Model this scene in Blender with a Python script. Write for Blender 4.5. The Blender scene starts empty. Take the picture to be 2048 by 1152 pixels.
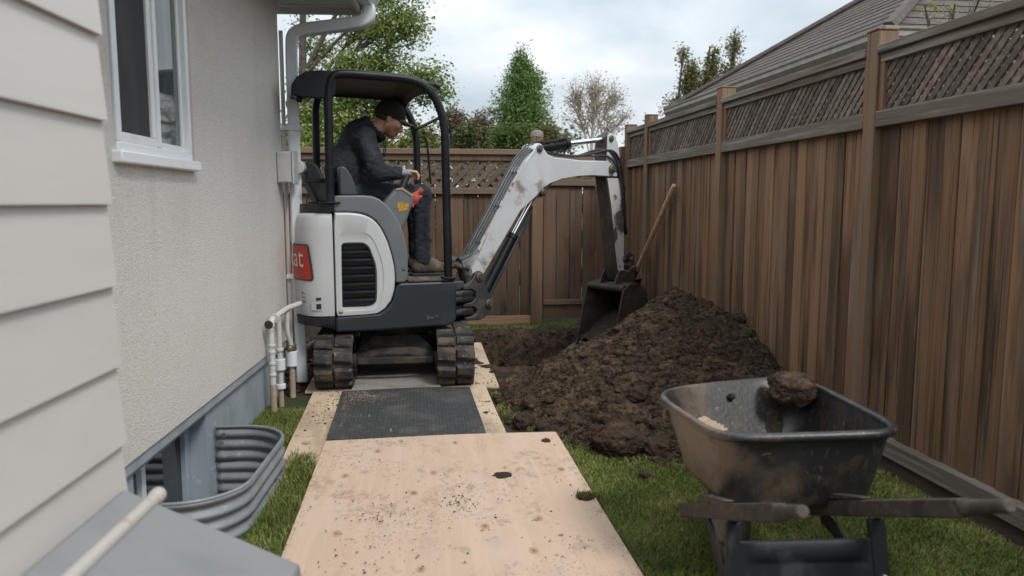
import bpy, bmesh, math, random
import numpy as np
from mathutils import Vector, Matrix
random.seed(7); RNG = np.random.default_rng(7)
sc = bpy.context.scene
col = sc.collection
R = math.radians

# ------------------------------------------------------------------ camera
F = 1500.0; CAMH = 1.27
TH = math.atan(171 / F); PS = math.atan(200 / F * math.cos(TH))
cd = bpy.data.cameras.new('camera'); cam = bpy.data.objects.new('camera', cd); col.objects.link(cam)
cam.location = (0, 0, CAMH); cam.rotation_euler = (R(90) - TH, 0, -PS)
cd.sensor_width = 36; cd.lens = 36 * F / 2048; cd.clip_start = 0.05; cd.clip_end = 900
cd.dof.use_dof = True; cd.dof.focus_distance = 4.9; cd.dof.aperture_fstop = 2.7
sc.camera = cam

# ------------------------------------------------------------------ sky, sun, exposure
SUN_EL, SUN_AZ = R(50), R(146)
w = bpy.data.worlds.new('World'); sc.world = w; w.use_nodes = True
nt = w.node_tree; nt.nodes.clear()
def wn_(t, **kw):
    n = nt.nodes.new(t)
    for k, v in kw.items(): setattr(n, k, v)
    return n
out = wn_('ShaderNodeOutputWorld'); bg = wn_('ShaderNodeBackground'); bg.inputs['Strength'].default_value = 0.1
sky = wn_('ShaderNodeTexSky', sky_type='NISHITA', sun_disc=False); sky.sun_elevation = SUN_EL; sky.sun_rotation = SUN_AZ
tc = wn_('ShaderNodeTexCoord'); mp = wn_('ShaderNodeMapping'); mp.inputs['Scale'].default_value = (1.0, 1.0, 2.3); mp.inputs['Location'].default_value = (3.1, .4, 0.35)
nz = wn_('ShaderNodeTexNoise'); nz.inputs['Scale'].default_value = 2.1; nz.inputs['Detail'].default_value = 7; nz.inputs['Roughness'].default_value = .5; nz.inputs['Distortion'].default_value = .25
rp = wn_('ShaderNodeValToRGB'); e = rp.color_ramp.elements
e[0].position = .38; e[0].color = (4.2, 4.95, 5.5, 1); e[1].position = .64; e[1].color = (9.6, 9.8, 10.0, 1)
m_ = e.new(.5); m_.color = (6.35, 6.8, 7.1, 1)
sx = wn_('ShaderNodeSeparateXYZ'); zm = wn_('ShaderNodeMapRange'); zm.inputs['From Min'].default_value = 0; zm.inputs['From Max'].default_value = 1; zm.inputs['To Min'].default_value = .68; zm.inputs['To Max'].default_value = 2.0
mul = wn_('ShaderNodeMix', data_type='RGBA', blend_type='MULTIPLY'); mul.inputs['Factor'].default_value = 1
mix = wn_('ShaderNodeMix', data_type='RGBA'); mix.inputs['Factor'].default_value = .88
L = nt.links.new
L(tc.outputs['Generated'], mp.inputs['Vector']); L(mp.outputs['Vector'], nz.inputs['Vector']); L(nz.outputs['Fac'], rp.inputs['Fac'])
L(tc.outputs['Generated'], sx.inputs['Vector']); L(sx.outputs['Z'], zm.inputs['Value'])
L(rp.outputs['Color'], mul.inputs['A']); L(zm.outputs['Result'], mul.inputs['B'])
L(sky.outputs['Color'], mix.inputs['A']); L(mul.outputs['Result'], mix.inputs['B']); L(mix.outputs['Result'], bg.inputs['Color']); L(bg.outputs['Background'], out.inputs['Surface'])
sl = bpy.data.lights.new('sun', 'SUN'); sl.energy = 1.5; sl.angle = R(14); sl.color = (1, .965, .92)
so = bpy.data.objects.new('sun', sl); col.objects.link(so)
# the sun stands behind the camera to the right, veiled by cloud
so.rotation_euler = Vector((math.sin(SUN_AZ) * math.cos(SUN_EL), math.cos(SUN_AZ) * math.cos(SUN_EL), math.sin(SUN_EL))).to_track_quat('Z', 'Y').to_euler()
sc.view_settings.view_transform = 'Standard'; sc.view_settings.look = 'None'
sc.view_settings.exposure = 0.57; sc.view_settings.gamma = 1; sc.view_settings.use_curve_mapping = False
sc.render.engine = 'CYCLES'; sc.cycles.use_denoising = True; sc.cycles.max_bounces = 8; sc.cycles.transparent_max_bounces = 12

# ------------------------------------------------------------------ points from the survey of the photograph
FW = Vector((math.sin(PS) * math.cos(TH), math.cos(PS) * math.cos(TH), -math.sin(TH)))
RT = Vector((math.cos(PS), -math.sin(PS), 0)); UP = RT.cross(FW); CC = Vector((0, 0, CAMH))
def ray(x, y): return FW + RT * ((x - 1024) / F) + UP * ((576 - y) / F)
def at(x, y, Y):
    r = ray(x, y); return CC + r * (Y / r.y)
def gnd(x, y, z=0.0):
    r = ray(x, y); return CC + r * ((z - CAMH) / r.z)
def onp(x, y, p, n):
    r = ray(x, y); return CC + r * ((p - CC).dot(n) / r.dot(n))

# ------------------------------------------------------------------ noise
_pt = RNG.permutation(256); _pt = np.concatenate([_pt, _pt, _pt]); _gr = RNG.normal(size=(256, 3)); _gr /= np.linalg.norm(_gr, axis=1)[:, None]
def perlin(p):
    p = np.asarray(p, float); i = np.floor(p).astype(int); f = p - i; u = f * f * f * (f * (f * 6 - 15) + 10); i &= 255; r = 0
    for a in (0, 1):
        for b in (0, 1):
            for c in (0, 1):
                h = _pt[_pt[_pt[i[..., 0] + a] + i[..., 1] + b] + i[..., 2] + c] & 255
                g = _gr[h]; d = g[..., 0] * (f[..., 0] - a) + g[..., 1] * (f[..., 1] - b) + g[..., 2] * (f[..., 2] - c)
                r = r + d * np.where(a, u[..., 0], 1 - u[..., 0]) * np.where(b, u[..., 1], 1 - u[..., 1]) * np.where(c, u[..., 2], 1 - u[..., 2])
    return r
def fbm(p, o=4, g=.5):
    p = np.asarray(p, float); a = 1; r = 0
    for _ in range(o): r = r + a * perlin(p); p = p * 2.03 + 17.3; a *= g
    return r
def P3(x, y, z=0): return np.stack(np.broadcast_arrays(np.asarray(x, float), np.asarray(y, float), np.asarray(z, float)), -1)

# ------------------------------------------------------------------ materials
MATS = {}
def M(name, c, rough=.7, metal=0.0, layers=(), bump=None, rnd=0.0, spec=.5, attr=None, coat=0, space='Object', jit=True, sub=0):
    """layers: (colour, scale vec, lo, hi, strength[, detail[, mask scale, mask lo, mask hi]]) mixed over the base by noise"""
    m = bpy.data.materials.new(name); m.use_nodes = True; n = m.node_tree; b = n.nodes['Principled BSDF']; K = n.links.new
    def nd(t, **kw):
        q = n.nodes.new(t)
        for k, v in kw.items(): setattr(q, k, v)
        return q
    tcn = nd('ShaderNodeTexCoord'); oi = nd('ShaderNodeObjectInfo')
    vec = tcn.outputs[space]
    if jit:
        ad = nd('ShaderNodeVectorMath', operation='MULTIPLY_ADD'); cmb = nd('ShaderNodeCombineXYZ')
        for k in range(3): K(oi.outputs['Random'], cmb.inputs[k])
        K(cmb.outputs[0], ad.inputs[0]); ad.inputs[1].default_value = (31.7, 53.1, 17.9); K(vec, ad.inputs[2]); vec = ad.outputs[0]
    def noise(scale, detail=5, rg=.55, dist=0.0):
        mpn = nd('ShaderNodeMapping'); s = scale if isinstance(scale, tuple) else (scale,) * 3
        mpn.inputs['Scale'].default_value = s; K(vec, mpn.inputs['Vector'])
        q = nd('ShaderNodeTexNoise'); q.inputs['Scale'].default_value = 1; q.inputs['Detail'].default_value = detail; q.inputs['Roughness'].default_value = rg; q.inputs['Distortion'].default_value = dist
        K(mpn.outputs[0], q.inputs['Vector']); return q.outputs['Fac']
    def ramp(f, lo, hi, to=1.0):
        r = nd('ShaderNodeMapRange', interpolation_type='SMOOTHSTEP'); r.inputs['From Min'].default_value = lo; r.inputs['From Max'].default_value = hi; r.inputs['To Max'].default_value = to; K(f, r.inputs['Value']); return r.outputs['Result']
    rgb = nd('ShaderNodeRGB'); rgb.outputs[0].default_value = (*c, 1); cur = rgb.outputs[0]
    if attr:
        av = nd('ShaderNodeAttribute', attribute_name=attr); mx = nd('ShaderNodeMix', data_type='RGBA', blend_type='MULTIPLY'); mx.inputs['Factor'].default_value = 1
        K(cur, mx.inputs['A']); K(av.outputs['Color'], mx.inputs['B']); cur = mx.outputs['Result']
    for ly in layers:
        c2, s, lo, hi, st = ly[:5]; f = ramp(noise(s, ly[5] if len(ly) > 5 else 5), lo, hi, st)
        if len(ly) > 6:
            mm = nd('ShaderNodeMath', operation='MULTIPLY'); K(f, mm.inputs[0]); K(ramp(noise(ly[6], 3), ly[7], ly[8]), mm.inputs[1]); f = mm.outputs[0]
        mx = nd('ShaderNodeMix', data_type='RGBA'); K(f, mx.inputs['Factor']); K(cur, mx.inputs['A']); mx.inputs['B'].default_value = (*c2, 1); cur = mx.outputs['Result']
    if rnd:
        hs = nd('ShaderNodeHueSaturation'); mr = nd('ShaderNodeMapRange'); mr.inputs['To Min'].default_value = 1 - rnd; mr.inputs['To Max'].default_value = 1 + rnd
        K(oi.outputs['Random'], mr.inputs['Value']); K(mr.outputs['Result'], hs.inputs['Value']); K(cur, hs.inputs['Color']); cur = hs.outputs['Color']
    K(cur, b.inputs['Base Color'])
    b.inputs['Roughness'].default_value = rough; b.inputs['Metallic'].default_value = metal; b.inputs['Specular IOR Level'].default_value = spec
    if coat: b.inputs['Coat Weight'].default_value = coat
    if bump:
        prev = None
        for (s, st, d) in (bump if isinstance(bump, list) else [bump]):
            bn = nd('ShaderNodeBump'); bn.inputs['Strength'].default_value = st; bn.inputs['Distance'].default_value = d
            K(noise(s, 6, .6), bn.inputs['Height'])
            if prev: K(prev, bn.inputs['Normal'])
            prev = bn.outputs[0]
        K(prev, b.inputs['Normal'])
    MATS[name] = m
    m_nodes[name] = (n, b, nd, noise, ramp, K, lambda: b.inputs['Base Color'].links[0].from_socket)
    return m
m_nodes = {}
def overlay(name, col2, fac):
    n, b, nd, noise, ramp, K, cur = m_nodes[name]; mx = nd('ShaderNodeMix', data_type='RGBA'); K(fac, mx.inputs['Factor']); K(cur(), mx.inputs['A']); mx.inputs['B'].default_value = (*col2, 1); K(mx.outputs['Result'], b.inputs['Base Color'])

SOIL = (.05, .033, .023)
M('siding', (.57, .535, .50), .55, layers=[((.50, .475, .45), (3, 3, 9), .4, .75, .5)], bump=[((2, 5, 60), .12, .004)], rnd=.03)
M('stucco', (.62, .59, .552), .92, layers=[((.50, .475, .442), (1.4, 1.4, .8), .45, .72, .6), ((.42, .395, .365), (4, 4, .45), .60, .80, .5), ((.72, .70, .67), (100, 100, 100), .50, .64, .6, 3), ((.34, .32, .295), (130, 130, 130), .55, .68, .6, 3)], bump=[((140, 140, 140), 1.0, .006)], jit=False)
M('foundation', (.30, .345, .385), .6, layers=[((.22, .25, .275), (5, 5, 3), .4, .7, .8), ((.45, .47, .48), (12, 12, 12), .62, .7, .6)], bump=[((20, 20, 20), .3, .006)], jit=False)
M('vinyl', (.80, .82, .84), .35, layers=[((.6, .6, .6), 6, .55, .8, .35)])
M('alum', (.62, .655, .68), .45, layers=[((.42, .42, .42), (8, 8, 2), .5, .75, .6)], rnd=.03)
M('soffit', (.50, .475, .45), .7, layers=[((.36, .34, .32), 5, .4, .8, .5)])
M('concrete_grey', (.215, .217, .22), .6, layers=[((.17, .172, .175), (3, 6, 6), .4, .7, .7)], bump=[((30, 30, 30), .1, .003)])
M('trim_beige', (.44, .405, .37), .5, layers=[((.3, .2, .14), 18, .66, .75, .5)])
M('galv', (.24, .258, .272), .6, .35, layers=[((.20, .215, .23), (9, 9, 4), .4, .65, .8), ((.46, .48, .49), 30, .6, .75, .4)], bump=[(25, .1, .003)])
M('glass_dark', (.018, .022, .026), .04, spec=.8)
M('glass_refl', (.10, .135, .125), .03, spec=1.0, layers=[((.045, .06, .055), (10, 10, 1.2), .4, .62, .8)])
M('screen', (.055, .058, .062), .75, spec=.15, layers=[((.085, .088, .092), (3, 3, .8), .45, .6, .7)])
M('pipe', (.50, .495, .475), .5, layers=[((.36, .25, .15), 14, .6, .72, .8)], rnd=.06)
M('pipe_rust', (.33, .25, .18), .8, layers=[((.42, .36, .29), 20, .5, .65, .7)])
M('brass', (.5, .36, .12), .35, .8)
M('box_grey', (.52, .53, .53), .5, layers=[((.4, .4, .39), 8, .5, .7, .5)])
WL = lambda a, b_, c_: [(a, (34, 34, 1.6), .44, .64, .85), (b_, (60, 60, 1.0), .54, .70, .9, 6), (c_, (16, 16, .9), .58, .74, .8)]
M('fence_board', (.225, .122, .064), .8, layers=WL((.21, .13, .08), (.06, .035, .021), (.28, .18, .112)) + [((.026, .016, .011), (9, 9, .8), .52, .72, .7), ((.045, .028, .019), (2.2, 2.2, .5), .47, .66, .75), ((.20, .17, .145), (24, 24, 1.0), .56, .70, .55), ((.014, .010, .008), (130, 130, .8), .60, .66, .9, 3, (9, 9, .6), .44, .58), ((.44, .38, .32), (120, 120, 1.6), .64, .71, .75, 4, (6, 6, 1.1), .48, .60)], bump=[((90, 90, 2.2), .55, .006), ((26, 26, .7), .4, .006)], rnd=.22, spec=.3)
M('fence_grey', (.19, .162, .138), .85, layers=WL((.245, .22, .20), (.075, .062, .055), (.15, .115, .088)) + [((.085, .10, .05), 9, .68, .78, .5)], bump=[((90, 90, 2.2), .4, .004)], rnd=.15, spec=.3)
M('fence_rail', (.145, .115, .09), .85, layers=[((.25, .22, .19), (34, 1.6, 34), .44, .64, .85), ((.075, .062, .055), (60, 1.0, 60), .54, .70, .9, 6), ((.10, .115, .06), 9, .68, .78, .5)], bump=[((90, 2.2, 90), .4, .004)], rnd=.12, spec=.3)
M('fence_slat', (.125, .094, .075), .85, layers=[((.20, .165, .14), 26, .45, .65, .7), ((.06, .046, .038), 16, .55, .7, .8)], bump=[(60, .3, .003)], rnd=.38, spec=.3)
M('fence_post', (.19, .112, .065), .8, layers=WL((.185, .135, .095), (.06, .04, .027), (.26, .205, .16)), bump=[((90, 90, 2.2), .4, .004)], rnd=.1, spec=.3)
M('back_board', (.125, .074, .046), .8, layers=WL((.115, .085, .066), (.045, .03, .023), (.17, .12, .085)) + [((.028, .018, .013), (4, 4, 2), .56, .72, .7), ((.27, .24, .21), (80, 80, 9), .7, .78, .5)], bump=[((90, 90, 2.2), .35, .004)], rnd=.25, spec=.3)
M('back_rail', (.175, .118, .078), .8, layers=[((.13, .09, .065), (2, 30, 30), .45, .65, .7)], rnd=.1, bump=[((2, 80, 80), .3, .003)])
M('back_slat', (.125, .088, .066), .85, layers=[((.18, .14, .115), 20, .5, .7, .6)], rnd=.2)
M('new_board', (.38, .225, .135), .75, layers=[((.27, .15, .085), (2, 30, 30), .45, .65, .7)])
M('dark_board', (.065, .045, .035), .85, layers=[((.10, .07, .05), (30, 2, 30), .45, .65, .7)])
M('soil', (.068, .046, .031), .95, layers=[((.14, .092, .058), 7, .46, .64, .85), ((.020, .013, .009), 20, .48, .62, .85), ((.20, .135, .085), 60, .62, .70, .7), ((.028, .018, .012), 2.2, .50, .70, .55)], bump=[(45, 1.0, .02), (150, 1.0, .010)], spec=.15, jit=False)
M('soil_wet', (.034, .024, .018), .85, layers=[((.07, .047, .032), 14, .5, .7, .8), ((.018, .013, .01), 30, .5, .66, .8)], bump=[(70, .9, .012)], spec=.3, rnd=.2)
M('clod', (.062, .041, .028), .95, layers=[((.12, .078, .05), 16, .5, .68, .8), ((.028, .019, .014), 30, .5, .66, .8)], bump=[(70, 1, .014)], spec=.2, rnd=.2)
M('straw', (.17, .125, .08), .9, rnd=.2)
M('blade', (1, 1, 1), .55, attr='tint', spec=.25)
M('ply', (.50, .362, .27), .75, layers=[((.58, .44, .335), (26, 1.6, 3), .40, .66, .45), ((.47, .315, .21), (48, 2.0, 3), .56, .70, .3), ((.53, .41, .32), (2.6, 1.8, 2), .45, .65, .6), ((.40, .32, .255), (4.5, 3, 4), .57, .72, .6), ((.27, .215, .17), (11, 7, 9), .62, .72, .55), ((.46, .30, .19), (5, .9, 2), .60, .72, .5)], bump=[((60, 5, 5), .2, .002)], jit=True, spec=.2)
M('ply_old', (.52, .40, .29), .8, layers=[((.33, .245, .17), (4, 2, 4), .42, .66, .8), ((.56, .44, .32), (26, 3, 3), .5, .7, .5), ((.11, .08, .055), 9, .6, .72, .8), ((.07, .05, .035), 60, .64, .7, .9, 4, 3, .45, .6)], bump=[((40, 5, 5), .15, .003)], spec=.25)
M('plate_grey', (.25, .235, .215), .6, layers=[((.12, .10, .085), 5, .45, .7, .8), ((.33, .315, .29), (14, 3, 3), .55, .7, .5)])
M('rubber_mat', (.046, .047, .048), .8, layers=[((.085, .083, .08), 30, .5, .7, .6), ((.33, .28, .2), (70, 10, 20), .64, .72, .75, 5, 2.2, .5, .62), ((.12, .112, .10), 5, .5, .7, .5)], spec=.2)
M('ex_white', (.475, .487, .495), .38, layers=[((.55, .555, .55), (4, 4, 2), .45, .75, .6), ((.30, .23, .17), 55, .66, .72, .75, 4, 3, .5, .66), ((.46, .43, .39), (12, 12, 1.5), .56, .74, .6), ((.34, .28, .22), 2.6, .60, .78, .45)], spec=.45, coat=.1)
M('ex_boom', (.48, .495, .505), .42, layers=[((.58, .59, .60), 3, .45, .7, .5), ((.22, .105, .05), 22, .69, .74, .85), ((.16, .11, .075), 5.5, .56, .68, .8), ((.40, .37, .34), (9, 9, 3), .55, .75, .5)], spec=.5, jit=False)
M('ex_arm', (.50, .49, .47), .55, layers=[((.20, .10, .055), 11, .58, .66, .95), ((.07, .05, .04), 4.5, .56, .64, .95)], jit=False)
M('ex_grey', (.125, .138, .148), .5, layers=[((.165, .175, .182), 5, .45, .7, .5), ((.13, .135, .14), 30, .6, .7, .5)], bump=[(150, .1, .001)])
M('ex_black', (.017, .02, .025), .5, layers=[((.033, .037, .043), 4, .5, .7, .7), ((.26, .25, .235), 26, .63, .72, .6, 6, 2.4, .5, .62), ((.12, .10, .08), 60, .7, .76, .6)], bump=[(40, .12, .002)])
M('ex_frame', (.008, .0095, .012), .42, layers=[((.022, .025, .03), 9, .5, .7, .6), ((.3, .29, .28), 120, .76, .8, .5)], rnd=.1, spec=.25)
M('ex_under', (.02, .019, .018), .8, layers=[((.065, .048, .035), 9, .45, .65, .8), ((.13, .1, .06), 20, .66, .72, .6)], bump=[(50, .4, .006)])
M('ex_cast', (.032, .033, .036), .6, layers=[((.075, .06, .047), 10, .48, .66, .8), ((.17, .15, .13), 60, .68, .74, .6)], bump=[(50, .4, .005)])
M('ex_bucket', (.045, .036, .032), .7, .2, layers=[((.10, .062, .045), 12, .45, .65, .8), ((.03, .022, .017), 6, .5, .65, .9), ((.16, .14, .13), (30, 30, 30), .66, .74, .5)], bump=[(30, .4, .006)])
M('track_rubber', (.024, .024, .024), .85, layers=[((.075, .068, .06), 8, .48, .68, .7), ((.19, .165, .135), 26, .60, .68, .7), ((.095, .066, .043), 5, .50, .60, .8)], bump=[(50, .4, .005)], rnd=.2)
M('ex_dkgrey', (.055, .06, .066), .5)
M('chrome', (.8, .83, .85), .14, 1.0)
M('steel', (.16, .15, .14), .5, .7, layers=[((.13, .085, .055), 20, .5, .66, .8)])
M('hose', (.022, .022, .024), .5, layers=[((.09, .08, .07), 30, .6, .7, .6)])
M('muddy_deck', (.07, .055, .042), .85, layers=[((.20, .165, .125), 14, .48, .66, .8), ((.035, .03, .026), 24, .5, .7, .8)], bump=[(40, .8, .01)])
M('seat', (.02, .021, .023), .5, bump=[(120, .15, .002)])
M('red_decal', (.42, .035, .022), .35, layers=[((.09, .02, .018), 3, .5, .8, .5)])
M('white_print', (.7, .66, .62), .5)
M('dark_print', (.05, .05, .055), .5)
M('yellow_decal', (.50, .27, .03), .5, layers=[((.2, .11, .02), 60, .5, .6, .8)])
M('red_glove', (.42, .085, .055), .75, bump=[(40, .4, .006)], layers=[((.42, .05, .035), 25, .5, .7, .7)])
M('skin', (.56, .31, .22), .5, attr='tint', layers=[((.42, .19, .13), 26, .5, .75, .4)], bump=[(160, .12, .001)], spec=.4, sub=.1)
M('hoodie', (.022, .025, .031), .85, layers=[((.048, .053, .062), 9, .45, .7, .7), ((.05, .052, .055), 60, .66, .74, .4)], bump=[(220, .25, .002), (22, .5, .012)], spec=.2)
M('jeans', (.033, .038, .046), .9, layers=[((.065, .07, .078), 7, .48, .7, .7), ((.022, .024, .028), (12, 12, 3), .5, .7, .7)], bump=[(300, .2, .002), (18, .5, .012)], spec=.2)
M('boot', (.085, .062, .045), .8, layers=[((.14, .11, .085), 20, .5, .68, .7)], bump=[(60, .4, .005)])
M('cap', (.022, .02, .019), .9, bump=[(250, .2, .002)], spec=.2)
M('brim', (.12, .10, .082), .9, bump=[(250, .2, .002)], spec=.2)
M('hair', (.045, .028, .02), .8, bump=[((120, 120, 20), .6, .004)])
M('glove_grey', (.22, .25, .27), .8, bump=[(120, .3, .003)])
M('eye', (.03, .02, .015), .25)
M('barrow', (.016, .0165, .018), .40, layers=[((.040, .040, .041), 6, .45, .72, .6), ((.11, .105, .098), (60, 60, 18), .60, .72, .5), ((.15, .105, .068), 2.6, .47, .62, .8), ((.05, .034, .024), 18, .54, .64, .85), ((.20, .15, .10), 34, .64, .71, .6)], bump=[(70, .25, .004)], jit=False, spec=.6)
M('barrow_wood', (.06, .048, .04), .75, layers=[((.11, .088, .072), (4, 40, 40), .48, .66, .7), ((.035, .027, .022), 7, .54, .7, .8), ((.2, .17, .14), 30, .7, .78, .4)], bump=[((6, 60, 60), .25, .003)], spec=.35)
M('barrow_steel', (.011, .012, .014), .5, layers=[((.045, .046, .049), 12, .54, .72, .7)], spec=.25)
M('rim_grey', (.28, .25, .22), .7, layers=[((.14, .105, .08), 12, .45, .65, .8)])
M('tyre_dusty', (.13, .105, .085), .85, layers=[((.05, .042, .036), 12, .45, .62, .8), ((.22, .18, .145), 30, .58, .7, .6)])
M('bolt', (.42, .42, .41), .35, .9)
M('sawdust', (.42, .315, .22), .95, bump=[(160, .9, .006)], layers=[((.5, .36, .24), 50, .5, .7, .6)])
M('ash', (.52, .34, .20), .55, layers=[((.31, .185, .10), (30, 30, 4), .48, .68, .7)])
M('bark', (.10, .082, .068), .95, layers=[((.055, .045, .038), 12, .45, .65, .8)], bump=[(25, .8, .02)])
M('bark_pale', (.47, .42, .38), .9, layers=[((.32, .23, .17), 5, .45, .65, .7)])
M('leaf', (1, 1, 1), .5, attr='tint', spec=.3)
M('shingle', (.075, .06, .052), .95, layers=[((.115, .095, .083), (9, 9, 9), .45, .68, .8), ((.065, .052, .045), 22, .5, .7, .7), ((.13, .15, .08), 2.2, .62, .75, .5)], bump=[(70, .6, .008)], rnd=.13)
M('gutter_old', (.27, .25, .22), .6, layers=[((.19, .17, .14), 7, .45, .68, .7), ((.14, .13, .1), 20, .58, .7, .6)])
M('nwall', (.42, .40, .37), .9, bump=[(60, .5, .005)])
M('lawn', (.045, .058, .022), .95, layers=[((.075, .062, .036), 11, .48, .66, .8), ((.03, .042, .014), 40, .5, .66, .7)], bump=[(50, .8, .02)], spec=.2, jit=False)
M('gravel', (.2, .19, .18), .9, layers=[((.1, .095, .09), 40, .45, .6, .8)], bump=[(60, 1, .02)])
# translucent leaves and grass
for k in ('leaf', 'blade'):
    n, b, nd, noise, ramp, K, cur = m_nodes[k]
    tr = nd('ShaderNodeBsdfTranslucent'); ms = nd('ShaderNodeMixShader'); ms.inputs[0].default_value = .38 if k == 'leaf' else .3
    K(cur(), tr.inputs['Color']); K(b.outputs[0], ms.inputs[1]); K(tr.outputs[0], ms.inputs[2]); K(ms.outputs[0], n.nodes['Material Output'].inputs['Surface'])
# knots, boot scuffs and crumbs of soil pressed into the near plywood
n, b, nd, noise, ramp, K, cur = m_nodes['ply']
def math_(op, a, b2=None):
    q = nd('ShaderNodeMath', operation=op)
    for i, v in enumerate((a, b2)):
        if v is None: continue
        if hasattr(v, 'is_output'): K(v, q.inputs[i])
        else: q.inputs[i].default_value = v
    return q.outputs[0]
tcn = nd('ShaderNodeTexCoord'); mpn = nd('ShaderNodeMapping'); mpn.inputs['Scale'].default_value = (5.2, 3.2, 1); mpn.inputs['Location'].default_value = (0, .22, 0)
K(tcn.outputs['Object'], mpn.inputs['Vector'])
vo = nd('ShaderNodeTexVoronoi', voronoi_dimensions='2D'); vo.inputs['Scale'].default_value = 1; vo.inputs['Randomness'].default_value = .75; K(mpn.outputs[0], vo.inputs['Vector'])
kn = nd('ShaderNodeMapRange'); kn.inputs['From Min'].default_value = .105; kn.inputs['From Max'].default_value = .075; K(vo.outputs['Distance'], kn.inputs['Value'])
pick = math_('GREATER_THAN', vo.outputs['Color'], .50)
overlay('ply', (.34, .21, .13), math_('MULTIPLY', math_('MULTIPLY', kn.outputs[0], pick), ramp(noise(9, 3), .3, .62)))
kr = nd('ShaderNodeMapRange'); kr.inputs['From Min'].default_value = .045; kr.inputs['From Max'].default_value = .03; K(vo.outputs['Distance'], kr.inputs['Value'])
overlay('ply', (.13, .08, .05), math_('MULTIPLY', math_('MULTIPLY', kr.outputs[0], pick), .6))
overlay('ply', (.075, .058, .05), math_('MULTIPLY', ramp(noise(95, 3), .58, .64, .6), ramp(noise(3.2, 2), .50, .60)))
overlay('ply', (.29, .215, .155), math_('MULTIPLY', ramp(noise((21, 15, 18), 9, .72), .50, .60), ramp(noise(2.3, 2), .50, .64, .6)))
overlay('ply', (.10, .075, .06), math_('MULTIPLY', ramp(noise(26, 4), .63, .68), math_('MULTIPLY', ramp(noise(2.4, 2), .54, .64), .85)))
# raised diamond pattern of the rubber mat
n, b, nd, noise, ramp, K, cur = m_nodes['rubber_mat']
tcn = nd('ShaderNodeTexCoord'); mpn = nd('ShaderNodeMapping'); mpn.inputs['Scale'].default_value = (48, 40, 1); mpn.inputs['Rotation'].default_value = (0, 0, .02); K(tcn.outputs['Object'], mpn.inputs['Vector'])
vo = nd('ShaderNodeTexVoronoi', voronoi_dimensions='2D', distance='MANHATTAN'); vo.inputs['Scale'].default_value = 1; vo.inputs['Randomness'].default_value = .15; K(mpn.outputs[0], vo.inputs['Vector'])
bn = nd('ShaderNodeBump'); bn.inputs['Strength'].default_value = .9; bn.inputs['Distance'].default_value = .004; bn.invert = True; K(vo.outputs['Distance'], bn.inputs['Height']); K(bn.outputs[0], b.inputs['Normal'])

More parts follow.
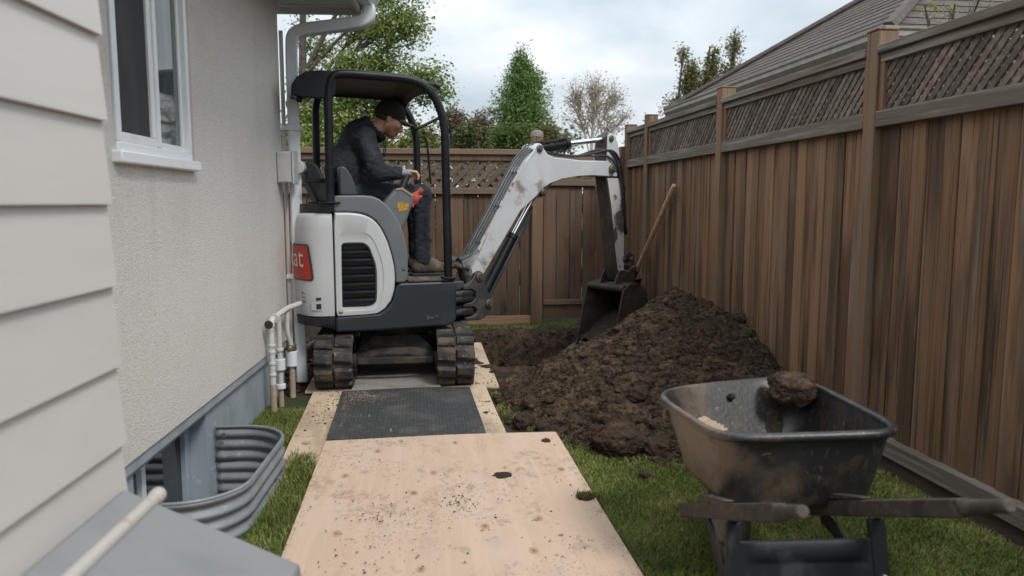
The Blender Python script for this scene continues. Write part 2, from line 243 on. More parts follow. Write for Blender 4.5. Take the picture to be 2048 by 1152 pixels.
# ------------------------------------------------------------------ objects
def tag(o, label=None, cat=None, group=None, kind=None):
    for k, v in (('label', label), ('category', cat), ('group', group), ('kind', kind)):
        if v: o[k] = v
    return o
def empty(name, loc, label, cat, group=None):
    o = bpy.data.objects.new(name, None); col.objects.link(o); o.location = loc; o.empty_display_size = .1
    return tag(o, label, cat, group)
def wmat(o):
    m = Matrix.LocRotScale(o.location, o.rotation_euler, o.scale); return wmat(o.parent) @ o.matrix_parent_inverse @ m if o.parent else m
def adopt(o, p):
    if p is not None:
        o.parent = p; o.matrix_parent_inverse = wmat(p).inverted()
    return o
def wrap(v): return v if isinstance(v, Vector) else Vector(v)
class MB:
    def __init__(s): s.v = []; s.f = []
    def add(s, vs, fs):
        k = len(s.v); s.v += [tuple(p) for p in vs]; s.f += [tuple(i + k for i in q) for q in fs]; return s
    def box(s, lo, hi, fr=None):
        p = [(x, y, z) for z in (lo[2], hi[2]) for y in (lo[1], hi[1]) for x in (lo[0], hi[0])]
        if fr: p = [fr(*q) for q in p]
        return s.add(p, [(0, 2, 3, 1), (4, 5, 7, 6), (0, 1, 5, 4), (2, 6, 7, 3), (0, 4, 6, 2), (1, 3, 7, 5)])
    def prism(s, prof, a, b, fr):
        """outline of (x, z) points extruded along y from a to b"""
        n = len(prof); p = [fr(x, a, z) for x, z in prof] + [fr(x, b, z) for x, z in prof]
        return s.add(p, [tuple(range(n)), tuple(range(2 * n - 1, n - 1, -1))] + [(i, i + n, (i + 1) % n + n, (i + 1) % n) for i in range(n)])
    def plan(s, prof, a, b, fr):
        n = len(prof); p = [fr(x, y, a) for x, y in prof] + [fr(x, y, b) for x, y in prof]
        return s.add(p, [tuple(range(n - 1, -1, -1)), tuple(range(n, 2 * n))] + [(i, (i + 1) % n, (i + 1) % n + n, i + n) for i in range(n)])
    def loft(s, rings, close=True, caps=True):
        n = len(rings[0]); vs = [q for r_ in rings for q in r_]; fs = []
        for k in range(len(rings) - 1):
            for i in range(n if close else n - 1):
                j = (i + 1) % n; fs.append((k * n + i, k * n + j, (k + 1) * n + j, (k + 1) * n + i))
        if caps and close: fs += [tuple(range(n - 1, -1, -1)), tuple(range((len(rings) - 1) * n, len(rings) * n))]
        return s.add(vs, fs)
    def tube(s, pts, r, seg=10, sx=1.0, up=None):
        pts = [wrap(p) for p in pts]; n = len(pts); rr = r if isinstance(r, (list, tuple)) else [r] * n; rings = []; ref = None
        for i in range(n):
            d = (pts[min(i + 1, n - 1)] - pts[max(i - 1, 0)]).normalized()
            if ref is None:
                a = wrap(up) if up else (Vector((0, 0, 1)) if abs(d.z) < .9 else Vector((1, 0, 0)))
            else: a = ref
            x = (a - d * a.dot(d)).normalized(); y = d.cross(x); ref = x
            rings.append([pts[i] + (x * math.cos(t) + y * math.sin(t) * sx) * rr[i] for t in [2 * math.pi * (k + .5) / seg for k in range(seg)]])
        return s.loft(rings)
    def cyl(s, a, b, r, seg=16, r2=None): return s.tube([a, b], [r, r if r2 is None else r2], seg)
    def grid(s, fn, nu, nv):
        k = [fn(i / (nu - 1), j / (nv - 1)) for j in range(nv) for i in range(nu)]
        return s.add(k, [(j * nu + i, j * nu + i + 1, (j + 1) * nu + i + 1, (j + 1) * nu + i) for j in range(nv - 1) for i in range(nu - 1)])
    def build(s, name, m, parent=None, bevel=0, seg=2, smooth=True, ang=35, solid=0, label=None, sub=0):
        me = bpy.data.meshes.new(name); me.from_pydata(s.v, [], s.f); me.materials.append(MATS[m]); me.validate()
        bm = bmesh.new(); bm.from_mesh(me); bmesh.ops.recalc_face_normals(bm, faces=bm.faces); bm.to_mesh(me); bm.free()
        if smooth:
            me.shade_smooth(); me.set_sharp_from_angle(angle=R(ang))
        o = bpy.data.objects.new(name, me); col.objects.link(o); adopt(o, parent)
        if solid:
            q = o.modifiers.new('solid', 'SOLIDIFY'); q.thickness = solid; q.offset = -1
        if bevel:
            q = o.modifiers.new('bevel', 'BEVEL'); q.width = bevel; q.segments = seg; q.limit_method = 'ANGLE'; q.angle_limit = R(40); q.harden_normals = False
        if sub:
            q = o.modifiers.new('sub', 'SUBSURF'); q.levels = q.render_levels = sub
        if label: o['label'] = label
        return o
def frame(o, ex, ey, ez=Vector((0, 0, 1))):
    o, ex, ey, ez = map(wrap, (o, ex, ey, ez)); return lambda a, b, c: o + ex * a + ey * b + ez * c
ID = lambda a, b, c: Vector((a, b, c))
def bez(a, b, c, n=8):
    a, b, c = map(wrap, (a, b, c)); return [a * (1 - t) ** 2 + b * 2 * t * (1 - t) + c * t * t for t in [i / n for i in range(n + 1)]]
def rnd_path(pts, rad=.1, n=5):
    """polyline with rounded corners"""
    pts = [wrap(p) for p in pts]; r_ = [pts[0]]
    for i in range(1, len(pts) - 1):
        a, b, c = pts[i - 1], pts[i], pts[i + 1]; d1 = min(rad, (a - b).length * .48); d2 = min(rad, (c - b).length * .48)
        r_ += bez(b + (a - b).normalized() * d1, b, b + (c - b).normalized() * d2, n)
    return r_ + [pts[-1]]
def raw(name, v, f, m, parent=None, smooth=True, tint=None):
    me = bpy.data.meshes.new(name); v = np.asarray(v, np.float32); f = np.asarray(f, np.int32)
    k = f.shape[1]; me.vertices.add(len(v)); me.vertices.foreach_set('co', v.ravel()); me.loops.add(f.size); me.loops.foreach_set('vertex_index', f.ravel())
    me.polygons.add(len(f)); me.polygons.foreach_set('loop_start', np.arange(0, f.size, k, dtype=np.int32))
    me.update(calc_edges=True)
    if tint is not None:
        at_ = me.attributes.new('tint', 'FLOAT_COLOR', 'POINT'); at_.data.foreach_set('color', np.concatenate([np.asarray(tint, np.float32), np.ones((len(v), 1), np.float32)], 1).ravel())
    if smooth: me.shade_smooth()
    me.materials.append(MATS[m]); o = bpy.data.objects.new(name, me); col.objects.link(o); return adopt(o, parent)

# ================================================================== the ground, with the pit and the window-well hole
WD = Vector((math.sin(R(3.72)), math.cos(R(3.72)), 0)); WN = Vector((WD.y, -WD.x, 0)); W0 = Vector((-.86, 5.25, 0))
HF = frame(W0, WD, WN)                      # house frame: s along the wall, o out of it, z up
def hxy(s, o): return W0 + WD * s + WN * o
PIT = (1.10, 6.36, .66, .82, .58)           # centre x, y, half widths, depth
def pit_depth(x, y):
    nx = (x - PIT[0]) / PIT[2]; ny = (y - PIT[1]) / PIT[3]; q = (np.abs(nx) ** 3 + np.abs(ny) ** 3) ** (1 / 3.) + .13 * perlin(P3(x * 4, y * 4, 3.3)) + .05 * perlin(P3(x * 13, y * 13, 3.3))
    t = np.clip((1.0 - q) / .20, 0, 1); return PIT[4] * t * t * (3 - 2 * t), q
def build_ground():
    def axis(segs):
        a = []
        for lo, hi, st in segs: a += list(np.arange(lo, hi - 1e-6, st))
        return np.array(a + [segs[-1][1]])
    xs = axis([(-300, -60, 60), (-60, -8, 13), (-8, -1.6, .8), (-1.6, .4, .05), (.4, 2.4, .02), (2.4, 4.4, .25), (4.4, 20, 3.9), (20, 300, 70)])
    ys = axis([(-60, -4, 14), (-4, 1.2, .65), (1.2, 5.4, .05), (5.4, 7.8, .02), (7.8, 10, .2), (10, 40, 5), (40, 600, 80)])
    X, Y = np.meshgrid(xs, ys); Z = .012 * perlin(P3(X * 2.3, Y * 2.3, .5)) + .006 * perlin(P3(X * 9, Y * 9, .7)) - .012
    near = (X > -1.6) & (X < 2.4) & (Y > 1.2) & (Y < 7.8); Z = np.where(near, Z, -.012)
    d, q = pit_depth(X, Y); n1 = fbm(P3(X * 9, Y * 9, 1.2), 5, .6)
    Z = Z - np.where(near, d, 0)
    soilm = np.clip((1.42 - q) / .22, 0, 1) * near
    Z = Z + soilm * (.03 + .030 * n1)
    # spoil trodden in round the heap
    hx = np.hypot((X - 1.5) / 1.12, (Y - 4.7) / 1.25); sm2 = np.clip((1.03 - hx + .12 * perlin(P3(X * 5, Y * 5, 9))) / .1, 0, 1) * near * (X > .5)
    Z = Z + sm2 * (.008 + .018 * n1); soilm = np.maximum(soilm, sm2)
    sL = np.clip((Y - 4.95) / .15, 0, 1) * (X < -.5) * (X > -1.6) * (Y < 7.8); soilm = np.maximum(soilm, sL * np.clip(.75 + perlin(P3(X * 6, Y * 6, 2)), 0, 1))
    nxn, nyn = len(xs), len(ys); V = np.stack([X, Y, Z], -1).reshape(-1, 3)
    i, j = np.meshgrid(np.arange(nxn - 1), np.arange(nyn - 1)); a = (j * nxn + i).ravel(); Fq = np.stack([a, a + 1, a + nxn + 1, a + nxn], 1)
    cx = V[Fq].mean(1); s_ = (cx[:, 0] - W0.x) * WD.x + (cx[:, 1] - W0.y) * WD.y; o_ = (cx[:, 0] - W0.x) * WN.x + (cx[:, 1] - W0.y) * WN.y
    keep = ~((s_ > -2.47) & (s_ < -1.50) & (o_ > -.5) & (o_ < .335)); Fq = Fq[keep]
    t = np.repeat(soilm.reshape(-1, 1), 3, 1)
    o = raw('ground', V, Fq, 'lawn', tint=t); tag(o, kind='structure')
    n, b, nd, noise, ramp, K, cur = m_nodes['lawn']; av = nd('ShaderNodeAttribute', attribute_name='tint')
    mx = nd('ShaderNodeMix', data_type='RGBA'); sm = nd('ShaderNodeMix', data_type='RGBA'); K(ramp(noise(18, 5), .42, .64), sm.inputs['Factor']); sm.inputs['A'].default_value = (.032, .022, .016, 1); sm.inputs['B'].default_value = (.075, .050, .033, 1)
    K(ramp(av.outputs['Fac'], .35, .65), mx.inputs['Factor']); K(cur(), mx.inputs['A']); K(sm.outputs['Result'], mx.inputs['B']); K(mx.outputs['Result'], b.inputs['Base Color'])
build_ground()

# ================================================================== the house
house = empty('house', W0, 'pale stucco house wall with beige lap siding, white window and downspout', 'house')
def wall_holes(name, m, parent, s0, s1, z0, z1, o, holes, depth):
    sb = sorted({s0, s1} | {h[k] for h in holes for k in (0, 1)}); zb = sorted({z0, z1} | {h[k] for h in holes for k in (2, 3)}); b = MB()
    for i in range(len(sb) - 1):
        for j in range(len(zb) - 1):
            cs, cz = (sb[i] + sb[i + 1]) / 2, (zb[j] + zb[j + 1]) / 2
            if any(h[0] < cs < h[1] and h[2] < cz < h[3] for h in holes): continue
            b.add([HF(sb[i], o, zb[j]), HF(sb[i + 1], o, zb[j]), HF(sb[i + 1], o, zb[j + 1]), HF(sb[i], o, zb[j + 1])], [(0, 1, 2, 3)])
    for h in holes:
        p = [(h[0], h[2]), (h[1], h[2]), (h[1], h[3]), (h[0], h[3])]
        for k in range(4):
            (a, c), (a2, c2) = p[k], p[(k + 1) % 4]; b.add([HF(a, o, c), HF(a2, o, c2), HF(a2, o - depth, c2), HF(a, o - depth, c)], [(0, 1, 2, 3)])
    b.add([HF(s1, o, z0), HF(s1, o - 5, z0), HF(s1, o - 5, z1), HF(s1, o, z1)], [(0, 1, 2, 3)])
    b.add([HF(s0, o, z0), HF(s1, o, z0), HF(s1, o - .2, z0), HF(s0, o - .2, z0)], [(0, 1, 2, 3)])
    return b.build(name, m, parent, smooth=False)
WIN = (-2.46, -1.712, 1.43, 2.36); BW = (-2.40, -1.60, -.32, .262)
wall_holes('stucco_wall', 'stucco', house, -7, 0, .337, 2.59, 0, [WIN], .16)
wall_holes('foundation', 'foundation', house, -7, -.01, -.7, .337, -.03, [BW], .14)
MB().box((-7, -.032, .285), (-.02, -.008, .336), HF).build('drip_band', 'foundation', house, bevel=.004)
# upper window: frame, two sashes, insect screen on the near one, glass on the far one
win = MB()
def ring(mb, s0, s1, z0, z1, t, o0, o1, fr=HF):
    mb.box((s0, o0, z0), (s1, o1, z0 + t), fr); mb.box((s0, o0, z1 - t), (s1, o1, z1), fr); mb.box((s0, o0, z0 + t), (s0 + t, o1, z1 - t), fr); mb.box((s1 - t, o0, z0 + t), (s1, o1, z1 - t), fr); return mb
s0, s1, z0, z1 = WIN
window = ring(win, s0 + .01, s1 - .004, z0 + .022, z1, .032, -.05, .008).build('window', 'vinyl', house, bevel=.004)
ring(MB(), s0 + .042, -2.075, z0 + .055, z1 - .032, .036, -.04, -.004).build('sash', 'vinyl', window, bevel=.004)
ring(MB(), -2.044, s1 - .037, z0 + .055, z1 - .032, .026, -.04, -.012).build('sash', 'vinyl', window, bevel=.004)
MB().box((-2.0745, -.036, z0 + .056), (-2.0445, .004, z1 - .034), HF).build('mullion', 'vinyl', window, bevel=.004)
MB().box((s0 + .078, -.018, z0 + .091), (-2.111, -.015, z1 - .068), HF).build('insect_screen', 'screen', window)
MB().box((-2.018, -.024, z0 + .081), (s1 - .063, -.021, z1 - .058), HF).build('pane', 'glass_refl', window)
MB().box((s0 - .02, -.1, z0 - .022), (s1 + .025, .035, z0 + .021), HF).build('sill', 'vinyl', window, bevel=.006)
MB().box((s1 - .0035, -.1, z0 + .0215), (s1 + .03, .006, z1), HF).build('side_casing', 'trim_beige', window, bevel=.003)
# basement window
s0, s1, z0, z1 = BW
bw = ring(MB(), s0 + .002, s1 - .002, z0 + .002, z1 - .002, .05, -.165, -.11).build('basement_window', 'foundation', house, bevel=.004)
MB().box((-2.13, -.158, z0 + .05), (-2.095, -.112, z1 - .05), HF).build('mullion', 'vinyl', bw, bevel=.003)
MB().box((-2.094, -.142, z0 + .05), (s1 - .05, -.136, z1 - .05), HF).build('pane', 'glass_dark', bw)
MB().box((s0 + .05, -.142, z0 + .05), (-2.131, -.136, z1 - .05), HF).build('pane', 'glass_refl', bw)
# eave, gutter, downspout
MB().box((-7, -.2, 2.59), (.20, .50, 2.615), HF).build('soffit', 'soffit', house)
for k in range(26): MB().box((-6.9 + k * .28, .002, 2.582), (-6.89 + k * .28, .49, 2.5895), HF).build('soffit_batten', 'soffit', house)
MB().box((-7, .50, 2.55), (.20, .525, 2.75), HF).build('fascia', 'soffit', house, bevel=.003)
MB().box((.20, -.25, 2.55), (.225, .525, 2.90), HF).build('barge_board', 'trim_beige', house, bevel=.003)
g = [(.527, 2.64), (.60, 2.64), (.645, 2.70), (.64, 2.735), (.655, 2.75), (.655, 2.775), (.645, 2.775), (.63, 2.75), (.628, 2.705), (.595, 2.652), (.535, 2.652), (.535, 2.77), (.527, 2.77)]
b = MB(); nn = len(g); b.loft([[HF(s, o, z - .05) for o, z in g] for s in (-7, .24)]); gut = b.build('gutter', 'alum', house, smooth=False)
MB().prism([(.528, 2.642), (.60, 2.642), (.645, 2.70), (.64, 2.735), (.654, 2.75), (.654, 2.774), (.528, 2.774)], .2405, .244, lambda x, y, z: HF(y, x, z - .05)).build('end_cap', 'alum', gut)
ds = house
pth = rnd_path([HF(.13, .585, 2.60), HF(.13, .585, 2.49), HF(.10, .072, 2.41), HF(.06, .072, 2.27), HF(.06, .072, .02)], .10, 6)
MB().tube(pth, .062, 4, .9, up=WD).build('downspout', 'alum', house, bevel=.012, ang=50)
MB().tube([HF(.035, .012, 2.4), HF(.035, .012, .1)], .014, 8).build('conduit', 'trim_beige', house)
for z in (.75, 1.75): MB().box((.004, 0.0, z), (.116, .124, z + .03), HF).build('strap', 'alum', house, bevel=.004)
# lap-sided bay in front
BW0 = Vector((-.650, 1.75, 0)); BF = frame(BW0, Vector((math.sin(R(4.0)), math.cos(R(4.0)), 0)), Vector((math.cos(R(4.0)), -math.sin(R(4.0)), 0)))
MB().box((-3.2, -.6, -.1), (-.006, -.022, 2.64), BF).build('bay_core', 'siding', house)
for k in range(15):
    z = .013 + k * .179
    MB().prism([(0.001, z), (.001, z + .004), (-.0115, z + .186), (-.0215, z + .186), (-.0215, z)], -3.2, 0, lambda x, y, zz: BF(y, x, zz)).build('siding_board', 'siding', house, smooth=False)
# wall on the far side of the roof line
rf = [(-.3, 2.97), (.56, 2.74), (.56, 2.76), (-.3, 3.0)]
MB().prism(rf, -7, .23, lambda x, y, z: HF(y, x, z)).build('roof', 'shingle', house, smooth=False)
# electric box
eb = empty('meter_box', HF(-.10, .03, 1.40), 'pale grey electric box on the stucco wall corner beside the downspout', 'meter box')
MB().box((-.16, .002, 1.40), (-.035, .10, 1.60), HF).build('case', 'box_grey', eb, bevel=.008)
MB().box((-.17, .1005, 1.39), (-.025, .112, 1.61), HF).build('cover', 'box_grey', eb, bevel=.004)
MB().cyl(HF(-.02, .105, 1.505), HF(.10, .105, 1.505), .045, 20).build('meter_dial', 'box_grey', eb, bevel=.006)
MB().cyl(HF(.1005, .105, 1.505), HF(.108, .105, 1.505), .036, 20).build('dial_glass', 'alum', eb)

# window well: corrugated galvanised steel
def wellpath(n=56):
    pts = []; s0, s1, d, r = -2.47, -1.50, .355, .24
    pts += [(s1, -.02 + (d - r + .02) * i / 5) for i in range(6)]
    pts += [(s1 - r + r * math.cos(t), d - r + r * math.sin(t)) for t in [math.pi / 2 * i / 12 for i in range(1, 13)]]
    pts += [(s1 - r + (s0 + r - s1 + r) * i / 8, d) for i in range(1, 9)]
    pts += [(s0 + r - r * math.sin(t), d - r + r * math.cos(t)) for t in [math.pi / 2 * i / 12 for i in range(1, 13)]]
    pts += [(s0, (d - r) - (d - r + .02) * i / 5) for i in range(1, 6)]
    return pts
wp = wellpath(); b = MB(); rings = []
cs_, co_ = -1.985, .1
zs = [(.17 - .006 * k) for k in range(120)]
nrm = []
for i in range(len(wp)):
    a, c = wp[max(i - 1, 0)], wp[min(i + 1, len(wp) - 1)]; t = Vector((c[0] - a[0], c[1] - a[1])).normalized(); nrm.append((-t.y, t.x))
for z in zs:
    off = .0085 * math.sin((.17 - z) / .056 * 2 * math.pi + .6); rings.append([HF(wp[i][0] + nrm[i][0] * -off, wp[i][1] + nrm[i][1] * -off, z) for i in range(len(wp))])
b.loft(rings, close=False)
ww = empty('window_well', HF(-2, .2, 0), 'corrugated galvanised steel window well round the basement window', 'window well')
b.build('corrugated_wall', 'galv', ww, ang=60, solid=.004)
MB().tube([HF(s, o, .172) for s, o in wp], .008, 8).build('rolled_lip', 'galv', ww)
b = MB()
b.add([HF(-2.52, -.03, -.52), HF(-1.45, -.03, -.52), HF(-1.45, .45, -.52), HF(-2.52, .45, -.52)], [(0, 1, 2, 3)]); b.build('gravel_bed', 'gravel', ww)
for s in (-1.515,):
    MB().cyl(HF(s - .02, .03, .14), HF(s - .028, .03, .14), .012, 10).build('bolt', 'bolt', ww)

# sloped grey hatch with a beige top rail, against the bay
ha = empty('bulkhead_hatch', (-.45, 1.2, 0), 'smooth grey sloping hatch cover with beige rail below the siding', 'hatch')
A, B_ = at(316, 1006, 1.72), at(601, 1128, 1.78)
e_y = Vector((math.sin(R(4.0)), math.cos(R(4.0)), 0))
lid = MB(); A2, B2 = A - e_y * 1.5, B_ - e_y * 1.5; A0 = A + (A - B_).normalized() * .08; A02 = A0 - e_y * 1.5
dn = Vector((0, 0, -.035)); lid.add([A0, B_, B2, A02, A0 + dn, B_ + dn, B2 + dn, A02 + dn], [(0, 1, 2, 3), (7, 6, 5, 4), (0, 4, 5, 1), (1, 5, 6, 2), (2, 6, 7, 3), (3, 7, 4, 0)])
lid.build('lid', 'concrete_grey', ha, bevel=.006)
i_ = -.02; q = MB(); Ai, Bi = A + dn - e_y * .03, B_ + dn - e_y * .03 - Vector((.03, 0, 0)); gz_ = lambda p: Vector((p.x, p.y, -.02))
Aj, Bj = Ai - e_y * 1.42, Bi - e_y * 1.42
q.add([Ai, Bi, Bj, Aj, gz_(Ai), gz_(Bi), gz_(Bj), gz_(Aj)], [(0, 1, 2, 3), (7, 6, 5, 4), (0, 4, 5, 1), (1, 5, 6, 2), (2, 6, 7, 3), (3, 7, 4, 0)]); q.build('side_box', 'concrete_grey', ha)
T0 = at(318, 988, 1.76)
MB().tube([T0 - e_y * 1.6, T0 - e_y * .01, T0], [.0155, .0155, .014], 12).build('top_rail', 'trim_beige', ha, bevel=.004)
MB().cyl(T0 - e_y * .028, T0 + e_y * .003, .018, 14).build('end_cap', 'trim_beige', ha, bevel=.004)

# gas and water risers
def riser(name, label, paths, extra):
    b0 = paths[0][0][-1]; e_ = empty(name, (b0.x, b0.y, 0), label, 'pipe')
    for p, r, m in paths: MB().tube(rnd_path(p, .045, 5), r, 12).build('pipe_run', m, e_)
    for a, c, r, m in extra: MB().cyl(a, c, r, 14).build('coupling', m, e_, bevel=.003)
    return e_
H3 = lambda s, o, z: HF(s, o, z)
e1 = riser('gas_riser', 'thick pale grey pipe riser with elbow top and tan foot by the foundation', [([H3(.0, .13, .595), H3(-.25, .06, .585), H3(-.62, .045, .565), H3(-.62, .045, .15)], .0185, 'pipe'), ([H3(-.62, .045, .17), H3(-.62, .045, -.03)], .019, 'pipe_rust')],
      [(H3(-.62, .045, z), H3(-.62, .045, z + .018), .0225, 'pipe') for z in (.22, .29, .36, .40, .52)] + [(H3(-.585, .06, .567), H3(-.565, .06, .569), .03, 'pipe'), (H3(-.04, .115, .592), H3(-.02, .125, .594), .031, 'pipe')])
MB().cyl(H3(-.67, .045, .545), H3(-.64, .045, .545), .007, 8).build('valve_stem', 'steel', e1); MB().cyl(H3(-.677, .045, .545), H3(-.67, .045, .545), .026, 12).build('valve_wheel', 'ex_black', e1, bevel=.003)
e2 = riser('water_riser', 'slim grey pipe with valve between the thick riser and the downspout', [([H3(-.45, .05, .56), H3(-.45, .05, .10)], .017, 'pipe'), ([H3(-.45, .05, .12), H3(-.45, .05, -.03)], .0165, 'pipe_rust')], [(H3(-.45, .05, .22), H3(-.45, .05, .29), .032, 'alum'), (H3(-.45, .05, .10), H3(-.45, .05, .13), .03, 'alum'), (H3(-.45, .05, .34), H3(-.45, .05, .36), .024, 'pipe')])
e3 = riser('meter_riser', 'pipe with blue grey regulator body and brass tee nearest the downspout', [([H3(-.27, .06, .56), H3(-.27, .06, .42), H3(-.24, .075, .34), H3(-.24, .075, .16)], .015, 'pipe'), ([H3(-.24, .075, .17), H3(-.24, .075, -.03)], .020, 'pipe_rust')], [(H3(-.24, .075, .20), H3(-.24, .075, .30), .038, 'alum'), (H3(-.29, .075, .325), H3(-.16, .075, .325), .013, 'brass'), (H3(-.24, .075, .305), H3(-.24, .075, .34), .034, 'steel')])
b = MB(); b.tube(rnd_path([at(560, 735, 5.35), at(600, 712, 5.5), at(660, 672, 6.1)], .1), .045, 14); tag(b.build('drain_pipe', 'pipe_rust'), 'fat brown drain pipe lying on soil behind the house corner', 'drain pipe')

# ================================================================== fences
def slats(fr, a0, a1, z0, z1, pitch, wd, th, off, m, parent, nmax=999, fl=(1, -1)):
    """diagonal lattice: two layers of thin slats clipped to the opening"""
    h = z1 - z0
    for lay, sg in enumerate(fl):
        a = a0 - h
        while a < a1 + h:
            p0, p1 = (a, z0), (a + h * 1.0, z1)
            if sg < 0: p0, p1 = (a, z1), (a + h, z0)
            lo = max(0, (a0 - p0[0]) / h); hi = min(1, (a1 - p0[0]) / h)
            if hi - lo > .06:
                q0 = Vector((p0[0] + lo * h, p0[1] + (p1[1] - p0[1]) * lo)); q1 = Vector((p0[0] + hi * h, p0[1] + (p1[1] - p0[1]) * hi)); d = (q1 - q0).normalized(); nn = Vector((-d.y, d.x)) * wd / 2
                d = d * .012; jt = random.uniform(-.0015, .0015); y0 = off - lay * (th + .0006) + jt
                c = [q0 - d + nn, q0 - d - nn, q1 + d - nn, q1 + d + nn]
                MB().prism([(p.x, p.y) for p in c], y0 - th, y0, fr).build('lattice_slat', m, parent, smooth=False)
            a += pitch
def fence_board(fr, a0, a1, z0, z1, o0, o1, m, parent, name='board'):
    c = fr((a0 + a1) / 2, (o0 + o1) / 2, z0); lf = lambda x, y, z: fr(x, y, z) - c; bv = random.uniform(.002, .006)
    pr = [(a0, o0), (a1, o0), (a1, o1 - bv), (a1 - bv, o1), (a0 + bv, o1), (a0, o1 - bv)]
    b = MB(); n_ = len(pr); tz = random.uniform(-.003, .003)
    b.loft([[lf(x, y, z0 if k == 0 else z1 + tz) for x, y in pr] for k in (0, 1)])
    o = b.build(name, m, None, smooth=False); o.location = c; adopt(o, parent); return o
FX = 2.225
SF = frame((FX, 0, 0), (0, 1, 0), (-1, 0, 0))     # a = Y, b out towards the yard, c = Z
sf = empty('side_fence', (FX, 4, 0), 'long weathered brown board fence with lattice top running beside the dirt heap', 'fence')
posts = [1.60, 3.42, 5.225, 6.93]
for i, y in enumerate(posts + [7.595]):
    hgt = 2.075 if i < 4 else 2.05
    fence_board(SF, y - .046, y + .046, -.05, hgt, -.06, .042, 'fence_post', sf, 'post')
    MB().box((y - .049, -.063, hgt + .0005), (y + .049, .045, hgt + .012), SF).build('post_cap', 'fence_post', sf, bevel=.004)
edges = [(-.3, 1.554), (1.646, 3.374), (3.466, 5.179), (5.271, 6.884), (6.976, 7.55)]
for i, (a0, a1) in enumerate(edges):
    o = MB().box((a0 + .002, -.03, 1.625), (a1 - .002, .040, 1.70), SF).build('middle_rail', 'fence_rail', sf, bevel=.004)
    MB().box((a0 + .002, -.03, 1.925), (a1 - .002, .028, 1.965), SF).build('lattice_frame', 'fence_rail', sf, bevel=.003)
    MB().box((a0 + .002, -.055, 1.9655), (a1 - .002, .050, 2.005), SF).build('cap_rail', 'fence_rail', sf, bevel=.004)
    MB().box((a0 + .002, -.02, .085), (a1 - .002, .045, .165), SF).build('bottom_rail', 'fence_rail', sf, bevel=.004)
    MB().box((a0 + .002, -.03, -.06), (a1 - .002, .012, .084), SF).build('kick_board', 'dark_board', sf, bevel=.003)
    if i: 
        for e_ in (a0 + .002, a1 - .032): MB().box((e_, -.028, 1.7005), (e_ + .03, .026, 1.9245), SF).build('lattice_frame', 'fence_post', sf, bevel=.003)
        slats(SF, a0 + .03, a1 - .03, 1.70, 1.93, .057, .0265, .006, .010, 'fence_slat', sf, fl=(-1, 1))
    a = a0 + .004; k = 0
    while a < a1 - .02:
        wd_ = min(random.uniform(.088, .112), a1 - .004 - a)
        if a1 - .004 - a - wd_ < .05: wd_ = a1 - .004 - a
        dz = .0 if k % 2 else .007
        fence_board(SF, a + .0022, a + wd_ - .0022, .166, 1.6245, -.022 + dz, -.004 + dz + random.uniform(-.001, .002), 'fence_board', sf); a += wd_; k += 1
    MB().box((a0 + .01, -.035, .3), (a1 - .01, -.0255, 1.6), SF).build('dark_backing', 'dark_board', sf)  # dark sheet added behind the boards so the gaps between them look shaded
# back fence and gate
BY = 7.63
BK = frame((0, BY, 0), (1, 0, 0), (0, -1, 0))
bf = empty('back_fence', (0, BY, 0), 'dark brown board fence with diamond lattice top behind the excavator', 'fence')
XG0, XG1 = 1.335, 2.13
def bx_(y, px): return at(px, y, BY).x
zt = at(800, 297, BY).z; zm_ = at(900, 381, BY).z
MB().box((-2.6, -.06, zt - .055), (1.20, .05, zt), BK).build('cap_rail', 'back_rail', bf, bevel=.005)
MB().box((-2.6, -.03, zt - .115), (1.20, .028, zt - .0555), BK).build('lattice_frame', 'back_board', bf, bevel=.003)
MB().box((-2.6, -.03, zm_ - .035), (1.20, .035, zm_ + .025), BK).build('middle_rail', 'back_rail', bf, bevel=.004)
slats(BK, -2.0, 1.20, zm_ + .02, zt - .11, .115, .042, .007, .01, 'back_slat', bf)
a = -2.6; k = 0
while a < 1.20:
    wd_ = random.choice((.135, .14, .15)); e_ = min(a + wd_, 1.205); gap = random.choice((.002, .004, .004, .009))
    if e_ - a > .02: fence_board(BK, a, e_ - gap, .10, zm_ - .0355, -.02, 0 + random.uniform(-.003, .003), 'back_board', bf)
    a = e_ + .0005; k += 1
    if e_ >= 1.205: break
MB().box((.20, -.018, -.02), (1.205, .012, .105), BK).build('kick_board', 'new_board', bf, bevel=.003)
MB().box((-2.6, -.018, -.02), (.198, .01, .10), BK).build('kick_board', 'dark_board', bf, bevel=.003)
fence_board(BK, 1.21, 1.325, -.05, 1.93, -.07, .045, 'fence_post', bf, 'post')
b = MB(); c0 = BK(1.2675, -.012, 0); b.tube([c0 + Vector((0, 0, z)) for z in (1.931, 1.96, 1.985, 2.0)], [.066, .066, .058, .02], 12); b.build('post_cap', 'fence_grey', bf)
fence_board(BK, 2.14, 2.28, -.05, 1.84, -.07, .028, 'back_board', bf, 'post')
gt = empty('gate', (1.74, BY, 0), 'dark wooden gate with bright gaps between boards below the raised arm', 'gate')
zg = at(1180, 312, BY).z; zgm = at(1150, 362, BY).z
MB().box((XG0, -.03, zg - .05), (XG1, .04, zg), BK).build('top_rail', 'back_rail', gt, bevel=.004)
MB().box((XG0, -.03, zgm - .05), (XG1, .03, zgm + .01), BK).build('middle_rail', 'back_rail', gt, bevel=.004)
slats(BK, XG0 + .01, XG1 - .01, zgm + .01, zg - .05, .115, .042, .007, .01, 'back_slat', gt)
a = XG0; gaps = [.004, .004, .010, .004, .009, .004]; k = 0
while a < XG1 - .03:
    e_ = min(a + .139, XG1); fence_board(BK, a, e_ - gaps[k % 6], .22, zgm - .051, -.02, random.uniform(-.003, .003), 'back_board', gt); a = e_; k += 1
